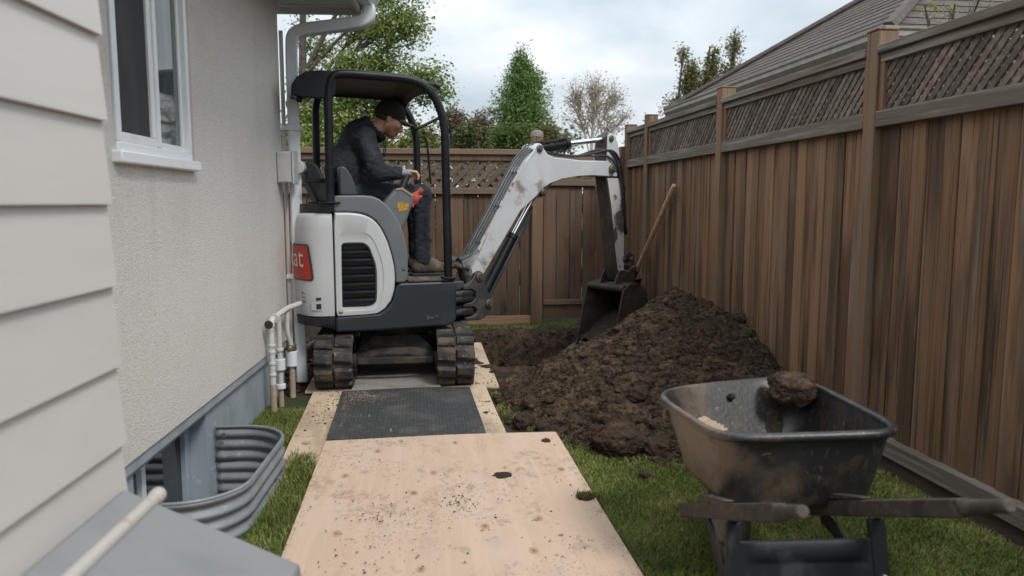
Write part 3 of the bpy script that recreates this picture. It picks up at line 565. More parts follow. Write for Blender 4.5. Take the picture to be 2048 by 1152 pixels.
MB().box((XG0, -.02, .215), (XG1, .032, .265), BK).build('bottom_rail', 'back_rail', gt, bevel=.004)
MB().box((XG0, -.018, .07), (XG1, .008, .213), BK).build('kick_board', 'back_board', gt, bevel=.003)

# ================================================================== boards and mat on the ground
def sheet(name, label, cat, x0, x1, y0, y1, z0, z1, m, rz=0, ns=9):
    c = Vector(((x0 + x1) / 2, (y0 + y1) / 2, z0)); b = MB(); X, Y = x1 - x0, y1 - y0
    n_ = 14; t = z1 - z0
    def h(u, v): return .004 * math.sin(u * 5 + v * 3 + x0 * 9) + .003 * math.sin(v * 9 + x0)
    top = [(X * (i / n_ - .5), Y * (j / n_ - .5), t + h(i / n_, j / n_) + .004) for j in range(n_ + 1) for i in range(n_ + 1)]
    fs = [(j * (n_ + 1) + i, j * (n_ + 1) + i + 1, (j + 1) * (n_ + 1) + i + 1, (j + 1) * (n_ + 1) + i) for j in range(n_) for i in range(n_)]
    b.add(top, fs); rim = [i for i in range(n_ + 1)] + [j * (n_ + 1) + n_ for j in range(1, n_ + 1)] + [n_ * (n_ + 1) + i for i in range(n_ - 1, -1, -1)] + [j * (n_ + 1) for j in range(n_ - 1, 0, -1)]
    k0 = len(b.v); b.v += [(b.v[i][0], b.v[i][1], b.v[i][2] - t) for i in rim]; L_ = len(rim); b.f += [(rim[k], k0 + k, k0 + (k + 1) % L_, rim[(k + 1) % L_]) for k in range(L_)]
    o = b.build(name, m, None, bevel=.0025, seg=2, ang=50); o.location = c; o.rotation_euler.z = rz
    return tag(o, label, cat)
sheet('plywood_sheet', 'clean pale plywood sheet nearest the camera with knots and crumbs of soil', 'plywood', -.475, .745, 1.45, 3.885, .018, .034, 'ply', R(-.4))
sheet('plywood_sheet', 'dirtier plywood sheet lying under the black rubber mat', 'plywood', -.66, .49, 3.58, 5.02, .0, .013, 'ply_old', R(.8))
sheet('plywood_sheet', 'muddy plywood sheet under the excavator tracks', 'plywood', -.72, .585, 5.03, 6.6, .0, .015, 'ply_old', R(-.6))
sheet('ground_plate', 'smooth grey board lying between the two excavator tracks', 'board', -.42, .17, 4.97, 6.3, .022, .030, 'plate_grey', R(.3))
mt = sheet('rubber_mat', 'black textured rubber mat laid over plywood in front of the tracks', 'mat', -.468, .372, 3.91, 4.94, .020, .034, 'rubber_mat', R(.6))

# ================================================================== the excavator
AL = R(12); EP = Vector((-.13, 5.65, 0)); EF = Vector((math.cos(AL), math.sin(AL), 0)); EL = Vector((-math.sin(AL), math.cos(AL), 0))
U = frame(EP, EF, EL)                        # house of the machine: u forward, lat to its left, z
ex = empty('mini_excavator', EP, 'white and black mini excavator on rubber tracks with open canopy', 'excavator')
def tail(z_in=0.0, n=10):
    """plan outline of the tail from the near side round to the far side"""
    p = [(-.50, -.48 + z_in)]
    for i in range(0, n * 2 + 1):
        t = -math.pi / 2 + math.pi * i / (n * 2); c_, s_ = math.cos(t), math.sin(t)
        p.append((-.50 - (.246 - z_in) * abs(c_) ** .70, (.48 - z_in) * math.copysign(abs(s_) ** .70, s_)))
    return p + [(-.50, .48 - z_in)]
# lower skirt
sk = [(-.498, .402), (-.2, .400), (.26, .404), (.315, .418), (.338, .455), (.338, .70), (.325, .722), (-.062, .722), (-.086, .70), (-.11, .61), (-.15, .555), (-.205, .518), (-.498, .508)]
MB().prism(sk, -.482, .482, U).build('skirt', 'ex_black', ex, bevel=.016, seg=3)
b = MB(); rr = [(.418, .06), (.425, .02), (.45, .004), (.505, .0), (.508, .02)]
b.loft([[U(x - .0015, y, z + (.04 * max(0, (-x - .5) / .26) if z < .43 else 0)) for x, y in tail(zi)] for z, zi in rr]); b.build('tail_bumper', 'ex_black', ex, ang=40)
# white tail cowl
rr = [(.510, .016), (.516, .003), (.56, .0), (.74, -.004), (.80, .002), (.95, .006), (1.10, .010), (1.165, .016), (1.19, .026), (1.204, .05), (1.2045, .2)]
b = MB(); b.loft([[U(x - .0035, y, z) for x, y in tail(zi)] for z, zi in rr]); b.build('tail_cowl', 'ex_white', ex, ang=40)
def tailpt(a, off=.0035):
    """point on the tail outline at arc length a from the near seam, and its height-independent normal"""
    p = [Vector((x, y)) for x, y in tail(0)]; s = 0
    for i in range(len(p) - 1):
        l = (p[i + 1] - p[i]).length
        if s + l >= a or i == len(p) - 2:
            t = (a - s) / max(l, 1e-6); q = p[i].lerp(p[i + 1], t); d = (p[i + 1] - p[i]).normalized(); nn = Vector((d.y, -d.x))
            if nn.dot(q - Vector((-.3, 0))) < 0: nn = -nn
            return q + nn * off + Vector((-.0035, 0))
        s += l
def patch(name, m, poly, parent, off=.004):
    """curved patch on the tail: rows of (z, a0, a1)"""
    b = MB(); nu = 26; rows = poly
    vs = [U(*tailpt(a0 + (a1 - a0) * i / (nu - 1), off + 0), z) for z, a0, a1 in rows for i in range(nu)]
    b.add(vs, [(j * nu + i, j * nu + i + 1, (j + 1) * nu + i + 1, (j + 1) * nu + i) for j in range(len(rows) - 1) for i in range(nu - 1)]); return b.build(name, m, parent, ang=60)
LA = .150
patch('decal_border', 'dark_print', [(.752, LA - .006, .95), (.758, LA - .016, .95), (.77, LA - .022, .95), (.86, LA - .012, .95), (.975, LA + .006, .95), (.99, LA + .012, .95), (.996, LA + .022, .95)], ex, .008)
patch('red_decal', 'red_decal', [(.762, LA + .006, .95), (.77, LA - .006, .95), (.86, LA + .002, .95), (.97, LA + .02, .95), (.984, LA + .03, .95)], ex, .0105)
def lettering(txt, size, ztop, a_end, m, vert=False, off=.0125):
    cu = bpy.data.curves.new('t', 'FONT'); cu.body = txt; cu.size = size; cu.resolution_u = 3; o = bpy.data.objects.new('t', cu); col.objects.link(o)
    me = bpy.data.meshes.new_from_object(o.evaluated_get(bpy.context.evaluated_depsgraph_get())); bpy.data.objects.remove(o)
    bm = bmesh.new(); bm.from_mesh(me); bmesh.ops.subdivide_edges(bm, edges=bm.edges, cuts=2); bmesh.ops.triangulate(bm, faces=bm.faces); xs = [v.co.x for v in bm.verts]; xm = max(xs); vs = []
    # reading from behind the machine, the word runs from its left side to its right side, so it ends at the near seam
    for v in bm.verts:
        if vert: p = tailpt(a_end + v.co.y, off); vs.append(U(p.x, p.y, ztop + v.co.x - xm))
        else: p = tailpt(a_end + (xm - v.co.x), off); vs.append(U(p.x, p.y, ztop + v.co.y))
    b = MB(); b.add(vs, [tuple(v.index for v in f.verts) for f in bm.faces]); bm.free(); return b.build('lettering', m, ex, smooth=False)
lettering('bobcat', .185, .845, LA + .055, 'white_print')
lettering('E17', .055, .68, LA + .055, 'dark_print', True, .006)
for z0_, z1_, d_ in ((.625, .642, .0), (.565, .60, .0)):
    patch('grip_slot', 'ex_black', [(z0_, .085, .117), (z1_, .085, .117)], ex, .0062)
patch('grip_recess', 'ex_white', [(.556, .080, .155), (.61, .080, .155)], ex, .0048)
# white side door with a louvred opening
def resample(loop, n):
    p = [Vector(q) for q in loop] + [Vector(loop[0])]; ln = [0]
    for i in range(len(p) - 1): ln.append(ln[-1] + (p[i + 1] - p[i]).length)
    r_ = []; k = 0
    for i in range(n):
        t = ln[-1] * i / n
        while ln[k + 1] < t: k += 1
        r_.append(p[k].lerp(p[k + 1], (t - ln[k]) / max(ln[k + 1] - ln[k], 1e-9)))
    return r_
outer = [(-.493, .512), (-.30, .514), (-.215, .520), (-.165, .550), (-.122, .607), (-.10, .68), (-.094, .743), (-.098, .83), (-.115, .915), (-.14, 1.0), (-.178, 1.086), (-.22, 1.145), (-.275, 1.182), (-.34, 1.199), (-.40, 1.203), (-.493, 1.203), (-.493, .95), (-.493, .75)]
inner = [(-.452, .566), (-.38, .565), (-.285, .564), (-.255, .570), (-.232, .588), (-.222, .612), (-.220, .70), (-.220, .805), (-.228, .86), (-.246, .915), (-.262, .962), (-.285, .990), (-.31, .998), (-.36, .999), (-.435, .999), (-.448, .985), (-.450, .85), (-.451, .70)]
NN = 72; cen = Vector((-.33, .78))
def byang(loop):
    fine = resample(loop, 900); r_ = []
    for i in range(NN):
        t = 2 * math.pi * i / NN; d = Vector((math.cos(t), math.sin(t))); r_.append(max(fine, key=lambda q: (q - cen).normalized().dot(d)))
    return r_
lo_, li_ = byang(outer), byang(inner); b = MB()
mid = [o_.lerp(i2, .60) for o_, i2 in zip(lo_, li_)]
rings = [[U(p.x, -.40, p.y) for p in lo_], [U(p.x, -.474, p.y) for p in lo_], [U(*(lambda q: (q.x, -.483, q.y))(o_.lerp(i2, .07))) for o_, i2 in zip(lo_, li_)], [U(p.x, -.486, p.y) for p in mid], [U(*(lambda q: (q.x, -.480, q.y))(o_.lerp(i2, .66))) for o_, i2 in zip(lo_, li_)], [U(*(lambda q: (q.x, -.480, q.y))(o_.lerp(i2, .96))) for o_, i2 in zip(lo_, li_)], [U(p.x, -.47, p.y) for p in li_], [U(p.x, -.40, p.y) for p in li_]]
b.loft(rings, caps=False); door = b.build('side_door', 'ex_white', ex, ang=30)
MB().prism([tuple(p) for p in resample([(x * .999, z) for x, z in inner], 40)], -.425, -.42, U).build('grille_backing', 'hose', door)
for k in range(7):
    z = .602 + k * .0545; rx = -.226 if z < .82 else -.226 - (z - .82) * .32
    MB().prism([(z, -.468), (z + .014, -.468), (z + .03, -.432), (z + .016, -.432)], -.449, rx, lambda a_, b2, c2: U(b2, c2, a_)).build('louvre', 'ex_frame', door, bevel=.002)
MB().cyl(U(-.462, -.486, .548), U(-.462, -.4885, .552), .016, 10).build('rust_chip', 'pipe_rust', door)
# far side panel and engine block behind
MB().prism([(x, z) for x, z in outer], .40, .483, U).build('far_side_panel', 'ex_white', ex, bevel=.008)
MB().box((-.5, -.399, .51), (-.13, .399, 1.06), U).build('engine_bay', 'ex_under', ex)
MB().plan([(x * 1.0 + (.02 if x < -.5 else 0), y * .985) for x, y in tail(.02)], 1.2055, 1.262, U).build('rear_cap', 'ex_black', ex, bevel=.014, seg=3)
# grey cowling over the door
cw = [(-.488, 1.206), (-.488, 1.30), (-.472, 1.316), (-.30, 1.318), (-.24, 1.313), (-.19, 1.293), (-.137, 1.250), (-.09, 1.19), (-.052, 1.12), (-.024, 1.045), (-.008, .97), (-.002, .88), (-.004, .775), (-.012, .74), (-.03, .7235), (-.088, .7235), (-.089, .78), (-.094, .84), (-.11, .918), (-.135, 1.003), (-.174, 1.09), (-.216, 1.149), (-.273, 1.187), (-.34, 1.204), (-.40, 1.2065)]
MB().prism(cw, -.480, -.235, U).build('grey_cowl', 'ex_grey', ex, bevel=.014, seg=3)
MB().prism(cw, .26, .480, U).build('grey_cowl', 'ex_grey', ex, bevel=.014, seg=3)
MB().box((-.014, -.484, .79), (-.002, -.45, .81), U)
MB().cyl(U(-.03, -.478, .82), U(-.03, -.484, .822), .013, 10).build('latch', 'ex_black', ex)
# floor and seat
MB().box((-.24, -.234, .7225), (.345, .255, .738), U).build('floor_plate', 'muddy_deck', ex, bevel=.004)
MB().box((-.001, -.478, .7225), (.335, -.2345, .739), U).build('floor_plate', 'muddy_deck', ex, bevel=.006)
MB().box((-.001, .256, .7225), (.335, .478, .739), U).build('floor_plate', 'muddy_deck', ex, bevel=.006)
MB().box((-.52, -.233, .9), (-.15, .255, 1.17), U).build('seat_base', 'ex_under', ex, bevel=.02)
MB().prism([(-.50, 1.171), (-.10, 1.171), (-.075, 1.20), (-.08, 1.235), (-.14, 1.25), (-.46, 1.235), (-.50, 1.24)], -.225, .245, U).build('seat_cushion', 'seat', ex, bevel=.03, seg=4)
sb_ = [(-.46, 1.265), (-.50, 1.40), (-.56, 1.52), (-.60, 1.555), (-.64, 1.55), (-.66, 1.50), (-.63, 1.40), (-.57, 1.265)]
MB().prism(sb_, -.23, .23, U).build('seat_back', 'seat', ex, bevel=.035, seg=4)
MB().prism([(-.435, 1.3185), (-.318, 1.3185), (-.325, 1.37), (-.355, 1.45), (-.385, 1.50), (-.41, 1.515), (-.432, 1.51), (-.438, 1.49)], -.36, -.255, U).build('armrest', 'ex_dkgrey', ex, bevel=.014, seg=3)
MB().box((-.66, -.34, 1.40), (-.50, -.32, 1.43), U).build('seat_bar', 'ex_frame', ex, bevel=.004)
# control console with lever
cs = [(-.16, 1.22), (-.125, 1.285), (-.05, 1.365), (.0, 1.372), (.068, 1.325), (.072, 1.28), (.03, 1.16), (-.02, 1.06), (-.08, 1.12)]
MB().prism(cs, -.34, -.24, U).build('console', 'ex_grey', ex, bevel=.018, seg=3)
MB().prism([(-.052, 1.367), (-.005, 1.374), (.070, 1.322), (.060, 1.312), (-.01, 1.36), (-.05, 1.354)], -.346, -.3415, U).build('console_trim', 'pipe_rust', ex)
MB().prism([(-.035, 1.275), (.005, 1.27), (.038, 1.255), (.022, 1.215), (-.03, 1.205), (-.046, 1.24)], -.3435, -.3405, U).build('warning_decal', 'yellow_decal', ex)
MB().tube([U(-.005, -.29, 1.35), U(.015, -.29, 1.40), U(.035, -.285, 1.44), U(.045, -.28, 1.475)], [.030, .024, .021, .022], 12).build('control_lever', 'ex_black', ex)
MB().prism(cs, .25, .35, U).build('console', 'ex_grey', ex, bevel=.018, seg=3)
MB().tube([U(-.005, .30, 1.35), U(.035, .295, 1.44), U(.05, .29, 1.48)], [.03, .021, .022], 12).build('control_lever', 'ex_black', ex)
for la in (-.06, .08): MB().tube([U(.22, la, .735), U(.24, la, .95), U(.25, la, 1.0)], [.012, .012, .02], 8).build('travel_lever', 'ex_frame', ex)
# canopy
for la, nm in ((-.455, 0), (.455, 1)):
    p = rnd_path([U(-.512, la, 1.26), U(-.505, la, 2.095), U(-.36, la, 2.108), U(.135, la, 2.090), U(.270, la, 1.875), U(.288, la, .735)], .16, 8)
    MB().tube(p, .029, 14).build('canopy_post', 'ex_frame', ex)
    MB().box((.24, la - .05, .7395), (.335, la + .05, .752), U).build('post_foot', 'ex_frame', ex, bevel=.004)
    MB().box((-.58, la - .045, 1.2625), (-.45, la + .05, 1.275), U).build('post_foot', 'ex_frame', ex, bevel=.004)
prof = [(-.745, 1.962), (-.735, 2.02), (-.70, 2.075), (-.64, 2.115), (-.56, 2.138), (-.40, 2.150), (-.1, 2.145), (.10, 2.135), (.165, 2.110), (.20, 2.06)]
def roofpt(u, v):
    t = u * (len(prof) - 1); i = min(int(t), len(prof) - 2); f = t - i; x = prof[i][0] * (1 - f) + prof[i + 1][0] * f; z = prof[i][1] * (1 - f) + prof[i + 1][1] * f
    s_ = 2 * v - 1; la = .475 * s_; edge = abs(s_) ** 8; rear = max(0, min(1, (-.50 - x) / .2))
    return U(x * (1 - .06 * rear * s_ * s_) , la * (1 - .10 * rear * (1 - .0)), z - .035 * edge - .012 * s_ * s_)
b = MB(); b.grid(roofpt, 46, 31); b.build('canopy_roof', 'ex_frame', ex, ang=70, solid=.03)
for sg in (-1,):
    vis = [(-.738, 1.955), (-.732, 2.02), (-.70, 2.07), (-.64, 2.105), (-.56, 2.118), (-.45, 2.118), (-.46, 1.96), (-.56, 1.940), (-.65, 1.943)]
    MB().prism(vis, .43 * sg, .470 * sg, U).build('canopy_visor', 'ex_frame', ex, bevel=.006)
MB().tube([U(.262, -.45, 1.86), U(.268, .45, 1.85)], .011, 8).build('grab_bar', 'ex_frame', ex)
MB().tube(rnd_path([U(.30, .45, 1.79), U(.345, .45, 1.80), U(.36, .45, 1.74), U(.385, .45, 1.42)], .03), .009, 8).build('mirror_stay', 'ex_frame', ex)
MB().cyl(U(.19, -.485, 2.07), U(.235, -.485, 2.05), .018, 10).build('work_light', 'ex_black', ex, bevel=.004)
MB().tube([U(.31, -.455, 1.80), U(.312, -.455, 1.70)], .008, 8).build('grab_handle', 'ex_frame', ex)
# slew ring and undercarriage (tracks run straight down the yard)
MB().cyl(EP + Vector((0, 0, .33)), EP + Vector((0, 0, .405)), .30, 28).build('slew_ring', 'ex_under', ex)
TX = (-.534, .279)
cb = MB(); cb.prism([(-.30, .20), (-.16, .335), (.16, .335), (.30, .20), (.30, .14), (-.30, .14)], 5.32, 5.98, lambda x, y, z: Vector((EP.x + x, y, z))); cb.build('carbody', 'ex_under', ex, bevel=.01)
for y in (5.30, 5.95): MB().tube([Vector((TX[0] + .08, y, .17)), Vector((EP.x - .1, y, .21)), Vector((EP.x + .1, y, .21)), Vector((TX[1] - .08, y, .17))], .045, 10).build('cross_member', 'ex_under', ex)
MB().box((EP.x - .26, 5.18, .155), (EP.x + .26, 5.22, .20)).build('cross_plate', 'ex_under', ex, bevel=.006)
Y0, Y1, TR = 5.13, 6.36, .155
def trackpath(t, r):
    """t in [0,1) round the loop; returns y, z, angle"""
    Ls = Y1 - Y0; per = 2 * Ls + 2 * math.pi * TR; d = (t % 1) * per; zc = .195
    if d < Ls: return Y0 + d, zc + r, 0.0
    d -= Ls
    if d < math.pi * TR: a = d / TR; return Y1 + r * math.sin(a), zc + r * math.cos(a), a
    d -= math.pi * TR
    if d < Ls: return Y1 - d, zc - r, math.pi
    d -= Ls; a = math.pi + d / TR; return Y0 + r * math.sin(a), zc + r * math.cos(a), a
lug_me = None
for tx in TX:
    NT = 96; rings = []
    for k in range(NT):
        o_ = trackpath(k / NT, TR + .005); i2 = trackpath(k / NT, TR - .022)
        rings.append([Vector((tx - .125, o_[0], o_[1])), Vector((tx + .125, o_[0], o_[1])), Vector((tx + .125, i2[0], i2[1])), Vector((tx - .125, i2[0], i2[1]))])
    rings.append(rings[0]); b = MB(); b.loft(rings, caps=False); belt = b.build('track_belt', 'track_rubber', ex, ang=40)
    NL = 34
    for k in range(NL):
        for sd in (-1, 1):
            if lug_me is None:
                # one moulded lug: chunky block, chamfered, slightly swept
                q = MB(); top = [(.011, -.022), (.117, -.030), (.117, .018), (.011, .026)]; bot = [(.004, -.034), (.125, -.041), (.125, .030), (.004, .038)]
                q.loft([[Vector((x, y, -.012)) for x, y in bot], [Vector((x * .99 + .001, y * .93, .018)) for x, y in bot], [Vector((x, y, .028)) for x, y in top]])
                o = q.build('track_lug', 'track_rubber', None, bevel=.004); lug_me = o.data
            else: o = bpy.data.objects.new('track_lug', lug_me); col.objects.link(o)
            y, z, a = trackpath((k + (.14 if sd > 0 else 0)) / NL, TR + .003)
            # a turns the outward normal about X; mirrored side gets a half turn about the normal
            rot = Matrix.Rotation(-a, 4, 'X') @ (Matrix.Rotation(math.pi, 4, 'Z') if sd < 0 else Matrix.Identity(4))
            o.location = (tx, y, z); o.rotation_euler = rot.to_euler(); adopt(o, belt)
    MB().box((tx - .07, Y0 + .02, .12), (tx + .07, Y1 - .02, .26)).build('track_frame', 'ex_under', ex, bevel=.02)
    for y, r_ in ((Y0, .128), (Y1, .128)):
        MB().cyl((tx - .085, y, .195), (tx + .085, y, .195), r_, 24).build('idler_wheel', 'steel', ex, bevel=.01)
        MB().cyl((tx - .14, y, .195), (tx + .14, y, .195), .05, 16).build('hub', 'ex_under', ex, bevel=.006)
    for k in range(3): MB().cyl((tx - .13, 5.4 + k * .33, .075), (tx + .13, 5.4 + k * .33, .075), .045, 14).build('track_roller', 'steel', ex, bevel=.004)
# swing bracket and boom
AB = R(32); S0 = U(.5, 0, 0); EB = Vector((math.cos(AB), math.sin(AB), 0)); NB = Vector((-math.sin(AB), math.cos(AB), 0)); B = frame(S0, EB, NB)
MB().cyl(U(.45, 0, .39), U(.45, 0, .70), .055, 18).build('king_pin', 'ex_cast', ex, bevel=.006)
MB().prism([(.20, .41), (.40, .41), (.47, .43), (.50, .46), (.50, .50), (.20, .50)], -.12, .12, U).build('swing_lug', 'ex_cast', ex, bevel=.012)
MB().prism([(.20, .60), (.40, .60), (.47, .61), (.50, .63), (.50, .68), (.20, .69)], -.12, .12, U).build('swing_lug', 'ex_cast', ex, bevel=.012)
br = [(-.03, .375), (.10, .368), (.15, .385), (.19, .43), (.225, .485), (.215, .53), (.17, .60), (.145, .68), (.135, .73), (.10, .752), (.055, .735), (.03, .69), (-.02, .655), (-.06, .645), (-.06, .615), (.02, .612), (.055, .59), (.06, .545), (.03, .515), (-.05, .51), (-.06, .495), (-.06, .48), (.04, .478), (.075, .455), (.065, .42), (.03, .405), (-.05, .402)]
for sg in (-1, 1): MB().prism(br, .085 * sg, .125 * sg, B).build('swing_bracket', 'ex_cast', ex, bevel=.008)
MB().prism([(x * .8 - .01, .56 + (z - .56) * .85) for x, z in br[:12]] + [(-.04, .63), (-.04, .40)], -.084, .084, B).build('swing_core', 'ex_cast', ex, bevel=.01)
for k, z in enumerate((.44, .54, .575)): MB().tube([U(.30, -.16, z), U(.45, -.17, z + .01), B(.02, -.10, z + .005), B(.06, -.05, z)], [.026, .03, .03, .024], 10).build('hydraulic_hose', 'hose', ex)
def pin(p, r, w_, m='steel', nm='pin'):
    c0_, c1 = B(p[0], -w_, p[1]), B(p[0], w_, p[1]); o = MB().cyl(c0_, c1, r, 18).build(nm, m, ex, bevel=.004)
    for c_, d in ((c0_, -1), (c1, 1)): MB().cyl(c_, c_ + NB * .010 * d, r * .55, 6).build('bolt', m, o)
    return o
bo = [(.05, .690), (.045, .765), (.10, .86), (.325, 1.215), (.57, 1.575), (.625, 1.635), (.665, 1.672), (.695, 1.725), (.73, 1.748), (.765, 1.738), (.79, 1.70), (.83, 1.662), (.90, 1.640), (1.20, 1.625), (1.52, 1.632), (1.59, 1.618), (1.625, 1.575), (1.62, 1.525), (1.585, 1.497), (1.35, 1.500), (1.18, 1.490), (.985, 1.462), (.86, 1.425), (.77, 1.375), (.70, 1.315), (.535, 1.205), (.535, 1.205)]
bo = [(.05, .690), (.045, .765), (.10, .86), (.325, 1.215), (.57, 1.575), (.625, 1.635), (.665, 1.672), (.695, 1.725), (.73, 1.748), (.765, 1.738), (.79, 1.70), (.83, 1.662), (.90, 1.640), (1.20, 1.625), (1.52, 1.632), (1.59, 1.618), (1.625, 1.575), (1.62, 1.525), (1.585, 1.497), (1.35, 1.500), (1.18, 1.490), (.985, 1.462), (.86, 1.425), (.77, 1.375), (.70, 1.315), (.54, 1.205), (.20, .765), (.145, .692), (.10, .66)]
MB().prism(bo, -.085, .085, B).build('boom', 'ex_boom', ex, bevel=.007)
MB().prism([(.055, .70), (.045, .765), (.10, .86), (.20, 1.02), (.17, .98), (.12, .88), (.10, .80), (.12, .70)], -.0915, -.0852, B).build('rusty_foot', 'ex_arm', ex)
MB().prism([(.12, .905), (.34, 1.235), (.585, 1.595), (.575, 1.61), (.33, 1.25), (.10, .915)], -.094, -.0855, B).build('boom_weld_strip', 'ex_arm', ex)
pin((.097, .700), .036, .135); pin((.18, .490), .033, .14); pin((.735, 1.703), .03, .10); pin((1.585, 1.562), .036, .115)
# pocket bracket and lift cylinder under the boom
MB().prism([(.70, 1.30), (.80, 1.395), (.93, 1.45), (.86, 1.40), (.82, 1.34), (.78, 1.315)], -.07, .07, B).build('cylinder_bracket', 'ex_cast', ex, bevel=.006)
pin((.775, 1.352), .028, .105)
def cylinder(nm, p0, pj, p1, rb, rr_, lat=0, mb='ex_frame'):
    a_, j, c_ = B(p0[0], lat, p0[1]), B(pj[0], lat, pj[1]), B(p1[0], lat, p1[1]); o = MB().cyl(a_, j, rb, 18).build(nm, mb, ex, bevel=.006)
    d = (j - a_).normalized(); MB().cyl(j - d * .03, j + d * .012, rb * 1.16, 18).build('gland', mb, o, bevel=.004); MB().cyl(j, c_, rr_, 14).build('piston_rod', 'chrome', o)
    MB().cyl(c_ - NB * rb * 1.0, c_ + NB * rb * 1.0, rr_ * 1.8, 14).build('rod_eye', 'ex_cast', o, bevel=.003); MB().cyl(a_ - NB * rb, a_ + NB * rb, rb * 1.05, 14).build('base_eye', 'ex_cast', o, bevel=.003)
    return o
lc = cylinder('lift_cylinder', (.18, .490), (.525, 1.00), (.775, 1.352), .042, .020)
MB().prism([(.25, .52), (.61, 1.05), (.585, 1.065), (.225, .535)], -.06, -.052, lambda a_, b2, c2: B(a_, b2, c2)).build('cylinder_guard', 'ex_cast', ex, bevel=.003)
MB().prism([(.25, .50), (.74, 1.23), (.775, 1.24), (.70, 1.06), (.30, .50)], .03, .04, B).build('cylinder_guard', 'ex_cast', ex, bevel=.003)
ac = cylinder('arm_cylinder', (.735, 1.703), (1.12, 1.765), (1.575, 1.825), .042, .021)
b = MB()
for k in range(150):
    t = random.random(); c_ = B(.80 + .30 * t + random.gauss(0, .01), random.uniform(-.035, .03), 1.755 + .048 * t + random.uniform(-.004, .006)); b.tube([c_ - Vector((.012, .004, .004)), c_ + Vector((.012, .004, .006))], [random.uniform(.006, .014), random.uniform(.003, .012)], 5)
b.build('caked_mud', 'soil_wet', ac)
arm = [(1.545, 1.845), (1.575, 1.872), (1.615, 1.868), (1.665, 1.80), (1.715, 1.66), (1.745, 1.52), (1.765, 1.30), (1.79, .80), (1.795, .62), (1.77, .565), (1.725, .56), (1.695, .60), (1.655, .85), (1.60, 1.20), (1.535, 1.50), (1.525, 1.60), (1.535, 1.72)]
MB().prism(arm, -.07, .07, B).build('arm', 'ex_bucket', ex, bevel=.007)
for sg in (-1, 1): MB().prism([(1.548, 1.485), (1.72, 1.485), (1.745, 1.40), (1.757, 1.25), (1.781, .80), (1.78, .64), (1.735, .60), (1.703, .66), (1.662, .88), (1.608, 1.22)], .0703 * sg, .0765 * sg, B).build('arm_side', 'ex_arm', ex, bevel=.002)
for sg in (-1, 1): MB().prism([(1.53, 1.56), (1.54, 1.85), (1.58, 1.875), (1.62, 1.868), (1.67, 1.79), (1.71, 1.62), (1.66, 1.50), (1.585, 1.50)], .0705 * sg, .082 * sg, B).build('arm_lug', 'ex_boom', ex, bevel=.003)
pin((1.578, 1.828), .027, .095); pin((1.745, .605), .03, .10)
MB().prism([(1.70, 1.50), (1.755, 1.47), (1.805, 1.40), (1.81, 1.36), (1.775, 1.30), (1.72, 1.30)], -.04, .04, B).build('cylinder_bracket', 'ex_arm', ex, bevel=.004)
bc = cylinder('bucket_cylinder', (1.805, 1.40), (1.85, .99), (1.875, .745), .034, .017)
# hoses
def hose(pts, r=.0095, nm='hydraulic_hose'): return MB().tube(rnd_path(pts, .10, 6), r, 8).build(nm, 'hose', ex)
for k in range(4):
    la = -.072 + k * .036; o1 = .016 + .002 * k
    hose([U(.33, -.10 + k * .03, .60), U(.42, -.06 + k * .03, .80), B(.02, la, .86 - .01 * k), B(.06, la, .875), B(.318, la, 1.245 + o1 * .3), B(.56, la, 1.612), B(.63, la, 1.675), B(.70, la + .0, 1.70 + .012 * k)], .0085)
for t in (.16, .55, .92):
    c_ = (.10 + (.57 - .10) * t, .86 + (1.575 - .86) * t); d = Vector((.47, .715)).normalized(); n2 = Vector((-d.y, d.x))
    for k in range(3):
        q = Vector(c_) + d * (.016 * k - .016) + n2 * .012; MB().box((-.08, -.007, -.014), (.006, .007, .016), frame(B(q.x, 0, q.y), NB, B(d.x, 0, d.y) - B(0, 0, 0), B(n2.x, 0, n2.y) - B(0, 0, 0))).build('hose_clamp', 'alum' if t < .9 else 'ex_boom', ex, bevel=.003)
hose([B(.80, -.04, 1.69), B(.98, -.03, 1.668), B(1.2, -.03, 1.655), B(1.42, -.05, 1.70), B(1.60, -.095, 1.74), B(1.72, -.092, 1.60), B(1.79, -.06, 1.30), B(1.82, -.045, 1.20)], .011)
hose([B(.80, -.02, 1.69), B(1.0, 0, 1.665), B(1.25, 0, 1.66), B(1.45, -.03, 1.735), B(1.60, -.10, 1.72), B(1.70, -.095, 1.50), B(1.76, -.085, 1.15), B(1.83, -.045, 1.02)], .011)
hose([B(.80, .02, 1.69), B(1.1, .02, 1.668), B(1.4, -.06, 1.67), B(1.55, -.10, 1.68), B(1.66, -.095, 1.55), B(1.80, -.06, 1.38)], .009)
for k in range(3): hose([U(.34, -.12 + .05 * k, .62), U(.40, -.16 + .06 * k, .85), U(.47, -.10 + .06 * k, .86), B(.03, -.06 + .03 * k, .60)], .012)
MB().tube([U(.30, -.20, .80), U(.40, -.13, .81), B(.09, -.03, .76)], [.028, .028, .022], 12).build('swing_cylinder', 'muddy_deck', ex)
